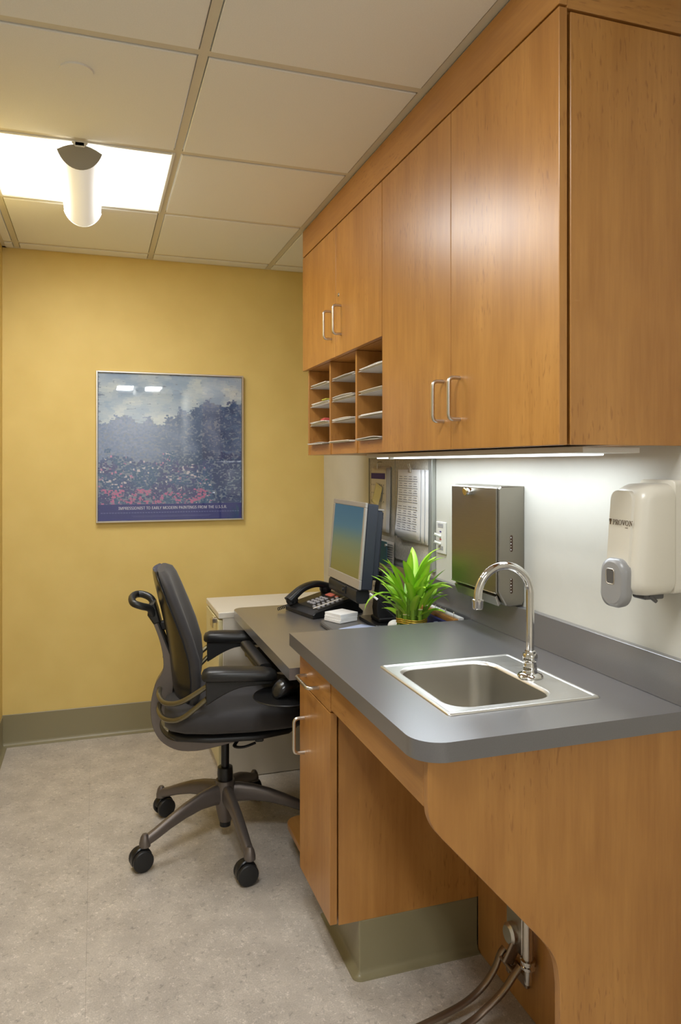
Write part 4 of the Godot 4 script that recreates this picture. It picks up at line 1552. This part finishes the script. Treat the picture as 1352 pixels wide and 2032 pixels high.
func towel_dispenser() -> void:
	var t := thing("towel_dispenser", "stainless steel paper towel dispenser on the wall above the counter", "towel dispenser", Vector3(XR, 0.945, -1.9645))
	var st := mb()
	# case seen from its ends: slanted bottom
	var prof := [Vector2(0.0, 0.315), Vector2(-0.076, 0.315), Vector2(-0.084, 0.309), Vector2(-0.084, 0.020), Vector2(-0.060, -0.022), Vector2(-0.050, -0.026), Vector2(-0.008, -0.024), Vector2(0.0, -0.012)]
	extrude(st, prof, Vector3(0, 0, -0.1395), Vector3.RIGHT, Vector3.UP, Vector3(0, 0, 0.279), 0.003)
	obj("case", st, M.stainless_dull, t)
	st = mb()
	bx(st, Vector3(-0.087, 0.162, -0.001), Vector3(0.006, 0.300, 0.274), 0.003)
	obj("door", st, M.stainless_dull, t)
	st = mb()
	tube(st, [Vector3(-0.0900, 0.0135, -0.136), Vector3(-0.0900, 0.0135, 0.132)], 0.0018, 8)
	obj("door_lip", st, M.chrome, t)
	st = mb()
	extrude(st, [Vector2(-0.078, 0.006), Vector2(-0.066, -0.020), Vector2(-0.072, -0.026), Vector2(-0.084, 0.002)], Vector3(0, 0, -0.13), Vector3.RIGHT, Vector3.UP, Vector3(0, 0, 0.25), 0.001)
	obj("towel_slot_lip", st, M.nickel, t)
	# lock with its cap
	st = mb()
	lathe(st, [Vector2(0.0, 0.016), Vector2(0.009, 0.016), Vector2(0.011, 0.013), Vector2(0.011, 0.0)], Vector3(-0.090, 0.296, -0.010), Basis(Vector3(0, 0, 1), PI / 2), 20)
	obj("lock", st, M.chrome, t)
	st = mb()
	lathe(st, [Vector2(0.0, 0.004), Vector2(0.011, 0.004), Vector2(0.012, 0.002), Vector2(0.011, 0.0), Vector2(0.0, 0.0)], Vector3(-0.105, 0.296, -0.018), Basis(Vector3(0, 0, 1), PI / 2 + 0.2), 20)
	obj("key_cap", st, M.brass_pale, t)
	# level slots in the end
	for y in [[0.130, 0.177], [0.012, 0.055]]:
		st = mb()
		var c: float = (y[0] + y[1]) / 2
		extrude(st, rrect(0.008, y[1] - y[0], 0.0039, 5), Vector3(-0.043, c, 0.1392), Vector3.RIGHT, Vector3.UP, Vector3(0, 0, 0.0006))
		var sl := obj("level_slot", st, M.gap_dark, t)
		for k in 5:
			st = mb()
			bx(st, Vector3(-0.0445, y[0] + 0.006 + 0.0085 * k, 0.1400), Vector3(0.003, 0.0035, 0.0012), 0.0005)
			obj("towel_edge", st, M.nickel if k % 2 else M.paper_grey, sl)


func soap_dispenser() -> void:
	var t := thing("soap_dispenser", "ivory plastic soap dispenser with grey push bar on the wall", "soap dispenser", Vector3(XR, 1.045, -1.272))
	# wall plate
	var st := mb()
	extrude(st, rrect(0.106, 0.235, 0.012, 5), Vector3(-0.030, 0.1275, 0), Vector3(0, 0, 1), Vector3.UP, Vector3(0.030, 0, 0), 0.002)
	obj("wall_plate", st, M.ivory_plastic, t)
	# body lofted out from the wall, narrowing upward on its face
	st = mb()
	var rings := []
	var lv := [[-0.030, 0.108, 0.012, 0.236], [-0.034, 0.110, 0.008, 0.238], [-0.085, 0.108, 0.007, 0.236], [-0.104, 0.104, 0.009, 0.231], [-0.116, 0.094, 0.014, 0.224], [-0.121, 0.080, 0.020, 0.217], [-0.122, 0.060, 0.03, 0.20]]
	for l in lv:
		var ring := []
		for p in rrect(l[1], l[3] - l[2], minf(0.026, l[1] * 0.4), 6, Vector2(0, (l[2] + l[3]) / 2)):
			var lean: float = 0.016 * clampf((p.y - 0.02) / 0.21, 0.0, 1.0) * clampf((-l[0] - 0.034) / 0.08, 0.0, 1.0)
			ring.append(Vector3(l[0] + lean, p.y, p.x))
		rings.append(ring)
	loft(st, rings)
	obj("cover", st, M.ivory_plastic, t)
	# raised shield on the face that carries the lettering
	st = mb()
	var shield := []
	for l in [[-0.1165, 0.074], [-0.1235, 0.072], [-0.1262, 0.066]]:
		var ring := []
		for p in rrect(l[1], 0.195, 0.02, 6, Vector2(0, 0.125)):
			ring.append(Vector3(l[0] + 0.016 * clampf((p.y - 0.02) / 0.21, 0.0, 1.0), p.y, p.x - 0.010))
		shield.append(ring)
	loft(st, shield)
	obj("face_shield", st, M.ivory_plastic, t)
	# push bar
	st = mb()
	rings = []
	for l in [[-0.116, 0.076, 0.100], [-0.128, 0.077, 0.102], [-0.135, 0.073, 0.098], [-0.1385, 0.062, 0.086]]:
		var ring := []
		for p in rrect(l[1], l[2], 0.030, 7, Vector2(-0.008, 0.031)):
			ring.append(Vector3(l[0] - 0.004 * clampf((0.03 - p.y) / 0.05, 0.0, 1.0), p.y, p.x))
		rings.append(ring)
	loft(st, rings)
	obj("push_bar", st, M.grey_plastic, t)
	st = mb()
	extrude(st, rrect(0.024, 0.030, 0.006, 4), Vector3(-0.1388, 0.044, -0.010), Vector3(0, 0, 1), Vector3.UP, Vector3(-0.0012, 0, 0))
	obj("window", st, M.grey_dark_plastic, t)
	st = mb()
	var edge := []
	for p in rrect(0.025, 0.031, 0.006, 4):
		edge.append(Vector3(-0.1398, 0.044 + p.y, -0.010 + p.x))
	edge.append(edge[0])
	tube(st, edge, 0.0013, 6)
	obj("window_frame", st, M.nickel, t)
	st = mb()
	bx(st, Vector3(-0.062, 0.004, 0.012), Vector3(0.05, 0.012, 0.04), 0.003)
	tube(st, [Vector3(-0.075, 0.006, 0.030), Vector3(-0.060, -0.006, 0.034)], 0.004, 8)
	obj("nozzle", st, M.grey_dark_plastic, t)
	# lettering on the shield
	var lean := Basis(Vector3(0, 0, 1), -atan2(0.016, 0.21))
	var b := lean * Basis(Vector3.UP, -PI / 2)
	var tm := TextMesh.new()
	var font := SystemFont.new()
	font.font_names = PackedStringArray(["Droid Serif"])
	tm.font = font
	tm.font_size = 24
	tm.pixel_size = 0.00062
	tm.depth = 0.0006
	tm.text = "PROVON"
	tm.material = M.brown_print
	var o := piece("lettering", tm, t, Vector3(-0.1172, 0.156, 0.0))
	o.basis = b
	st = mb()
	extrude(st, [Vector2(-0.0035, 0.006), Vector2(0.0035, 0.006), Vector2(0.0028, 0.001), Vector2(0.0012, -0.001), Vector2(0.0016, -0.006), Vector2(-0.0016, -0.006), Vector2(-0.0012, -0.001), Vector2(-0.0028, 0.001)], Vector3(-0.1160, 0.156, -0.0385), Vector3(0, 0, 1), Vector3.UP, Vector3(-0.0008, 0, 0))
	obj("emblem", st, M.brown_print, t)
	st = mb()
	bx(st, Vector3(-0.1168, 0.146, 0.012), Vector3(0.0006, 0.0012, 0.008))
	obj("small_print", st, M.brown_print, t)


func poster_image() -> Image:
	# a plain hazy garden of dabs: pale sky, blue-grey bushes, pink blooms below
	var n := 300
	var im := Image.create(n, n, false, Image.FORMAT_RGB8)
	im.fill(Color8(120, 134, 158))
	var rng := RandomNumberGenerator.new()
	rng.seed = 4
	var nz := FastNoiseLite.new()
	nz.seed = 8
	nz.frequency = 0.016
	nz.fractal_octaves = 3
	for k in 9000:
		var x := rng.randi() % n
		var y := rng.randi() % n
		var f := y / float(n)
		var g := x / float(n)
		var v := nz.get_noise_2d(x, y)
		var j := rng.randf()
		var edge := 0.34 + 0.08 * nz.get_noise_2d(x * 1.5, 900.0) - 0.14 * smoothstep(0.35, 0.8, g)
		var c: Color
		if f < edge:
			c = Color8(140, 162, 190).lerp(Color8(196, 204, 206), clampf(0.35 + v + f, 0, 1)).lerp(Color8(136, 158, 184), j * 0.25)
		elif f < 0.64 + 0.12 * v:
			c = Color8(100, 122, 162).lerp(Color8(146, 158, 190), j * 0.6).lerp(Color8(48, 76, 120), clampf(smoothstep(0.25, 0.65, g) * (0.6 + 0.8 * v), 0, 1))
		else:
			c = Color8(48, 90, 128).lerp(Color8(84, 106, 158), j * 0.8).lerp(Color8(70, 50, 116), clampf(v + 0.3, 0, 1) * 0.7)
			if g > 0.78:
				c = c.lerp(Color8(46, 66, 116), 0.7)
			elif j > 0.90:
				c = Color8(190, 184, 196) if rng.randf() > 0.4 else Color8(186, 128, 166)
			if f > 0.88 and j > 0.4 and absf(v) < 0.22 and g < 0.75:
				c = Color8(186, 108, 152)
		var w := 3 + rng.randi() % 4
		var h := 2 + rng.randi() % 4
		im.fill_rect(Rect2i(x, y, w + (8 if f < edge else 0), h), c)
	return im


func poster() -> void:
	var t := thing("framed_poster", "framed garden print with a blue caption band on the yellow wall", "framed poster", Vector3(0.3605, 1.038, ZB))
	var w := 0.717
	var h := 0.738
	var st := mb()
	bb(st, Vector3(-w / 2 + 0.004, 0.004, 0.002), Vector3(w / 2 - 0.004, h - 0.004, 0.012))
	obj("backing", st, M.black_matte, t)
	var pm := mat("garden_print", Color.WHITE, 0.6)
	pm.albedo_texture = ImageTexture.create_from_image(poster_image())
	st = mb()
	st.set_smooth_group(-1)
	var a := Vector3(-w / 2 + 0.008, 0.088, 0.0135)
	var b := Vector3(w / 2 - 0.008, h - 0.008, 0.0135)
	var q := [Vector3(a.x, b.y, a.z), Vector3(b.x, b.y, a.z), Vector3(b.x, a.y, a.z), Vector3(a.x, a.y, a.z)]
	var uvs := [Vector2(0, 0), Vector2(1, 0), Vector2(1, 1), Vector2(0, 1)]
	for k in [0, 1, 2, 0, 2, 3]:
		st.set_uv(uvs[k])
		st.add_vertex(q[k])
	obj("print", st, pm, t)
	var bm := mat("caption_blue", Color8(34, 44, 124), 0.6)
	st = mb()
	bb(st, Vector3(-w / 2 + 0.008, 0.008, 0.0122), Vector3(w / 2 - 0.008, 0.088, 0.0138))
	obj("caption_band", st, bm, t)
	for l in [["IMPRESSIONIST TO EARLY MODERN PAINTINGS FROM THE U.S.S.R.", 0.068, 0.530, M.print_white]]:
		var tm := TextMesh.new()
		var font := SystemFont.new()
		font.font_names = PackedStringArray(["Droid Sans"])
		tm.font = font
		tm.font_size = 20
		tm.pixel_size = 0.0008
		tm.depth = 0.0004
		tm.text = l[0]
		tm.material = l[3]
		var o := piece("lettering", tm, t, Vector3(0.01, l[1], 0.0141))
		var bw := tm.get_aabb().size.x
		if bw > 0.01:
			o.scale = Vector3(l[2] / bw, l[2] / bw * 1.05, 1)
	for l in [[0.046, 0.68, 52], [0.030, 0.46, 1], [0.025, 0.44, 1]]:
		st = mb()
		var n: int = l[2]
		var rng := RandomNumberGenerator.new()
		rng.seed = 3
		for k in n:
			var ww: float = l[1] / n * (0.8 if n > 1 else 1.0)
			bx(st, Vector3(-l[1] / 2 + l[1] * (k + 0.5) / n, l[0], 0.0141), Vector3(ww * (0.7 + 0.3 * rng.randf()), 0.0042 if n > 1 else 0.0012, 0.0004))
		obj("caption_print", st, M.print_blue, t)
	# thin metal frame
	st = mb()
	for s in [-1.0, 1.0]:
		bx(st, Vector3(s * (w / 2 - 0.003), h / 2, 0.013), Vector3(0.008, h, 0.024), 0.0015)
		bx(st, Vector3(0, h / 2 + s * (h / 2 - 0.004), 0.013), Vector3(w - 0.014, 0.008, 0.024), 0.0015)
	obj("frame", st, M.nickel, t)
	var gl := mat("glazing", Color(0.9, 0.95, 0.95, 0.0), 0.02)
	gl.transparency = BaseMaterial3D.TRANSPARENCY_ALPHA
	st = mb()
	bb(st, Vector3(-w / 2 + 0.006, 0.006, 0.0165), Vector3(w / 2 - 0.006, h - 0.006, 0.0185))
	obj("glass", st, gl, t)


# ------------------------------------------------------------------ task chair
func office_chair() -> void:
	var t := thing("office_chair", "charcoal upholstered task chair with grey metal frame on casters", "office chair", Vector3(0.436, 0, -2.612), deg_to_rad(-8.5))
	var st := mb()
	# five-armed base
	st = mb()
	lathe(st, [Vector2(0.0, 0.060), Vector2(0.022, 0.060), Vector2(0.030, 0.095), Vector2(0.036, 0.130), Vector2(0.037, 0.180), Vector2(0.033, 0.205), Vector2(0.0, 0.205)], Vector3.ZERO, Basis(), 28)
	obj("hub", st, M.chair_metal, t)
	st = mb()
	lathe(st, [Vector2(0.0, 0.200), Vector2(0.026, 0.200), Vector2(0.028, 0.228), Vector2(0.026, 0.250), Vector2(0.0165, 0.252), Vector2(0.0, 0.252)], Vector3.ZERO, Basis(), 24)
	tube(st, [Vector3(0, 0.25, 0), Vector3(0, 0.37, 0)], 0.0145, 18)
	obj("gas_column", st, M.black_plastic, t)
	st = mb()
	lathe(st, [Vector2(0.0, 0.042), Vector2(0.019, 0.042), Vector2(0.020, 0.066), Vector2(0.0, 0.066)], Vector3.ZERO, Basis(), 20)
	obj("column_foot", st, M.black_matte, t)
	for k in 5:
		var a := deg_to_rad(275.0 + 8.5 + 72.0 * k)
		var d := Vector3(cos(a), 0, -sin(a))
		var s := Vector3(-d.z, 0, d.x)
		st = mb()
		var rings := []
		var prof := [[0.020, 0.158, 0.020, 0.036], [0.05, 0.160, 0.018, 0.033], [0.10, 0.156, 0.017, 0.028], [0.16, 0.142, 0.0165, 0.024], [0.22, 0.121, 0.016, 0.020], [0.27, 0.100, 0.0155, 0.018], [0.302, 0.089, 0.015, 0.0165]]
		for p in prof:
			rings.append(circle(d * p[0] + Vector3(0, p[1], 0), s * p[2], Vector3(0, p[3], 0), 16, 2.8))
		loft(st, rings)
		lathe(st, [Vector2(0.0, 0.114), Vector2(0.008, 0.112), Vector2(0.014, 0.102), Vector2(0.0185, 0.084), Vector2(0.0185, 0.072), Vector2(0.0, 0.072)], d * 0.308, Basis(), 20)
		obj("base_arm", st, M.chair_metal, t)
		# caster: hood and two wheels
		var sw: float = deg_to_rad([188.0, 10.0, 100.0, 20.0, 196.0][k] + 8.5)
		var cd := Vector3(cos(sw), 0, -sin(sw))
		var cs := Vector3(-cd.z, 0, cd.x)
		var cc := d * 0.308 + cd * 0.012
		st = mb()
		var hood := []
		for i in 13:
			var b := PI * (-0.10 + 1.05 * i / 12.0)
			hood.append(Vector2(cos(b) * 0.0345, 0.034 + sin(b) * 0.041))
		extrude(st, hood, cc - cs * 0.012, cd, Vector3.UP, cs * 0.024, 0.003)
		var ca := obj("caster", st, M.black_plastic, t)
		for sg in [-1.0, 1.0]:
			st = mb()
			lathe(st, [Vector2(0.0, 0.0), Vector2(0.031, 0.0), Vector2(0.0338, 0.003), Vector2(0.0338, 0.012), Vector2(0.031, 0.015), Vector2(0.022, 0.0165), Vector2(0.0, 0.017)], cc + Vector3(0, 0.0340, 0) + cs * sg * 0.013, Basis(cd, cs * sg, cd.cross(cs * sg)), 24)
			obj("wheel", st, M.black_matte, ca)
	# seat cushion
	st = mb()
	var rings := []
	var prof := [[-0.205, 0.09, 0.478, 0.030], [-0.200, 0.150, 0.480, 0.040], [-0.180, 0.195, 0.483, 0.047], [-0.13, 0.228, 0.484, 0.051], [-0.04, 0.240, 0.482, 0.052], [0.08, 0.243, 0.482, 0.052], [0.17, 0.236, 0.482, 0.050], [0.23, 0.215, 0.476, 0.045], [0.262, 0.180, 0.468, 0.036], [0.275, 0.12, 0.462, 0.022]]
	for p in prof:
		rings.append(circle(Vector3(p[0], p[2], 0), Vector3(0, 0, p[1]), Vector3(0, p[3], 0), 32, 3.6))
	loft(st, rings)
	obj("seat", st, M.seat_fabric, t)
	st = mb()
	rings = []
	for p in [[-0.190, 0.14, 0.424, 0.010], [-0.16, 0.19, 0.424, 0.018], [-0.05, 0.215, 0.422, 0.021], [0.10, 0.215, 0.422, 0.021], [0.21, 0.18, 0.424, 0.018], [0.24, 0.14, 0.426, 0.010]]:
		rings.append(circle(Vector3(p[0], p[2], 0), Vector3(0, 0, p[1]), Vector3(0, p[3], 0), 28, 3.0))
	loft(st, rings)
	obj("seat_pan", st, M.black_matte, t)
	# mechanism under the seat
	st = mb()
	bx(st, Vector3(0.045, 0.388, 0), Vector3(0.19, 0.036, 0.11), 0.008)
	bx(st, Vector3(0.0, 0.362, 0), Vector3(0.08, 0.03, 0.07), 0.006)
	bx(st, Vector3(0.115, 0.376, 0.075), Vector3(0.03, 0.022, 0.05), 0.004)
	lathe(st, [Vector2(0.0, 0.0), Vector2(0.011, 0.0), Vector2(0.012, 0.006), Vector2(0.0, 0.008)], Vector3(0.13, 0.385, 0.062), Basis(Vector3.RIGHT, PI / 2), 14)
	obj("tilt_mechanism", st, M.black_plastic, t)
	st = mb()
	tube(st, spline([Vector3(0.05, 0.366, 0.05), Vector3(0.03, 0.362, 0.11), Vector3(0.06, 0.364, 0.13), Vector3(0.10, 0.372, 0.12)], 5), 0.007, 8, 0.6)
	obj("tilt_lever", st, M.black_matte, t)
	# spine: a plate that swings under the seat, with an open loop at its heel
	var outer := spline2([Vector2(-0.262, 0.802), Vector2(-0.245, 0.768), Vector2(-0.224, 0.708), Vector2(-0.213, 0.650), Vector2(-0.215, 0.605), Vector2(-0.240, 0.560), Vector2(-0.254, 0.500), Vector2(-0.254, 0.445), Vector2(-0.241, 0.395), Vector2(-0.212, 0.355), Vector2(-0.162, 0.327), Vector2(-0.097, 0.321), Vector2(-0.030, 0.331), Vector2(0.03, 0.343), Vector2(0.10, 0.362)], 4)
	var inner := spline2([Vector2(0.105, 0.378), Vector2(0.03, 0.380), Vector2(-0.06, 0.366), Vector2(-0.130, 0.357), Vector2(-0.180, 0.364), Vector2(-0.208, 0.384), Vector2(-0.222, 0.410), Vector2(-0.220, 0.434), Vector2(-0.200, 0.462), Vector2(-0.183, 0.517), Vector2(-0.175, 0.605), Vector2(-0.181, 0.645), Vector2(-0.206, 0.715), Vector2(-0.231, 0.780)], 4)
	outer.append_array(inner)
	st = mb()
	extrude(st, outer, Vector3(0, 0, -0.026), Vector3.RIGHT, Vector3.UP, Vector3(0, 0, 0.052), 0.006, 0.6)
	obj("spine", st, M.chair_metal, t)
	st = mb()
	for z in [-0.030, 0.030]:
		tube(st, spline([Vector3(-0.232, 0.775, z * 0.7), Vector3(-0.208, 0.712, z * 0.7), Vector3(-0.183, 0.645, z * 0.7), Vector3(-0.176, 0.60, z * 0.7)], 4), 0.006, 8)
	bx(st, Vector3(-0.180, 0.575, 0), Vector3(0.03, 0.03, 0.04), 0.004)
	bx(st, Vector3(-0.205, 0.76, 0), Vector3(0.05, 0.03, 0.03), 0.004)
	bx(st, Vector3(-0.19, 0.66, 0), Vector3(0.05, 0.03, 0.03), 0.004)
	obj("back_link", st, M.black_matte, t)
	# second strut of the loop, dark, towards the seat
	st = mb()
	tube(st, spline([Vector3(-0.206, 0.458, 0.0), Vector3(-0.180, 0.425, 0.0), Vector3(-0.145, 0.385, 0.0), Vector3(-0.12, 0.365, 0.0)], 4), 0.014, 10, 0.6, Vector3(0, 0, 1))
	obj("heel_strut", st, M.black_matte, t)
	# grip loop at the top of the spine
	st = mb()
	var g := [Vector3(-0.247, 0.800, 0.020), Vector3(-0.258, 0.826, 0.034), Vector3(-0.285, 0.838, 0.050), Vector3(-0.310, 0.848, 0.046), Vector3(-0.320, 0.858, 0.0), Vector3(-0.310, 0.862, -0.046), Vector3(-0.285, 0.860, -0.050), Vector3(-0.256, 0.845, -0.034), Vector3(-0.240, 0.805, -0.020)]
	tube(st, spline(g, 5), 0.0125, 12)
	extrude(st, [Vector2(-0.266, 0.800), Vector2(-0.262, 0.838), Vector2(-0.240, 0.848), Vector2(-0.220, 0.775), Vector2(-0.244, 0.766)], Vector3(0, 0, -0.030), Vector3.RIGHT, Vector3.UP, Vector3(0, 0, 0.060), 0.006)
	obj("grip", st, M.arm_vinyl, t)
	# back: heights with rear line, half width, wrap of the sides
	var lv := [[0.500, -0.165, 0.120, 0.020, 0.030], [0.515, -0.172, 0.165, 0.038, 0.042], [0.550, -0.180, 0.192, 0.056, 0.052], [0.610, -0.187, 0.208, 0.066, 0.058], [0.680, -0.194, 0.214, 0.066, 0.060], [0.750, -0.206, 0.214, 0.058, 0.056], [0.820, -0.221, 0.210, 0.046, 0.052], [0.880, -0.235, 0.203, 0.036, 0.048], [0.925, -0.245, 0.190, 0.028, 0.044], [0.950, -0.249, 0.165, 0.020, 0.038], [0.962, -0.249, 0.115, 0.010, 0.026]]
	var back := func(front: bool) -> Array:
		var out := []
		for l in lv:
			var ring := []
			var n := 14
			var th: float = l[4]
			var x0: float = l[1] + (0.016 if front else 0.0)
			var hw: float = l[2] * (1.0 if front else 0.94)
			for i in n + 1:          # face towards the sitter
				var s := -1.0 + 2.0 * i / n
				var e := 1.0 - pow(absf(s), 6.0)
				ring.append(Vector3(x0 + (th if front else 0.020) * (0.35 + 0.65 * e) + l[3] * s * s, l[0], s * hw))
			for i in n + 1:          # rear face
				var s := 1.0 - 2.0 * i / n
				ring.append(Vector3(x0 + l[3] * s * s + (0.0 if front else 0.004) * s * s, l[0], s * hw * 0.985))
			out.append(ring)
		return out
	st = mb()
	loft(st, back.call(true))
	obj("back_cushion", st, M.seat_fabric, t)
	st = mb()
	loft(st, back.call(false))
	obj("back_shell", st, M.shell_plastic, t)
	# arms
	for sg in [1.0, -1.0]:
		var z: float = 0.262 * sg
		st = mb()
		var pr := []
		for p in [[-0.078, 0.648, 0.014, 0.008], [-0.072, 0.650, 0.028, 0.016], [-0.055, 0.652, 0.037, 0.021], [0.0, 0.651, 0.041, 0.022], [0.08, 0.648, 0.041, 0.021], [0.12, 0.646, 0.040, 0.020], [0.145, 0.643, 0.036, 0.018], [0.158, 0.641, 0.026, 0.012], [0.162, 0.640, 0.010, 0.006]]:
			pr.append(circle(Vector3(p[0], p[1], z), Vector3(0, 0, p[2]), Vector3(0, p[3], 0), 20, 2.8))
		loft(st, pr)
		obj("arm_pad", st, M.arm_vinyl, t)
		st = mb()
		var br := [Vector2(-0.066, 0.636), Vector2(-0.064, 0.560)]
		br.append_array(spline2([Vector2(-0.058, 0.562), Vector2(-0.01, 0.590), Vector2(0.04, 0.610), Vector2(0.09, 0.615), Vector2(0.14, 0.618)], 3))
		br.append_array([Vector2(0.15, 0.628), Vector2(0.10, 0.632)])
		extrude(st, br, Vector3(0, 0, z - 0.022), Vector3.RIGHT, Vector3.UP, Vector3(0, 0, 0.044), 0.006, 0.6)
		obj("arm_bracket", st, M.black_matte, t)
		for y in [[0.545, 0.615], [0.492, 0.575]]:
			st = mb()
			tube(st, spline([Vector3(-0.225, y[0], 0.02 * sg), Vector3(-0.222, y[0] - 0.004, 0.09 * sg), Vector3(-0.195, y[0] - 0.004, 0.175 * sg), Vector3(-0.14, y[0] + 0.016, 0.232 * sg), Vector3(-0.062, y[1], 0.262 * sg)], 6), 0.0085, 12)
			obj("arm_tube", st, M.tube_metal, t)


func _ready() -> void:
	make_materials()
	mat("print_blue", Color8(96, 104, 168), 0.6)
	look_and_light()
	room()
	lights()
	upper_cabinets()
	under_cabinet_light()
	counter_and_base()
	sink()
	desk()
	filing_cabinet()
	office_chair()
	monitor()
	telephone()
	desk_bits()
	plant()
	wall_things()
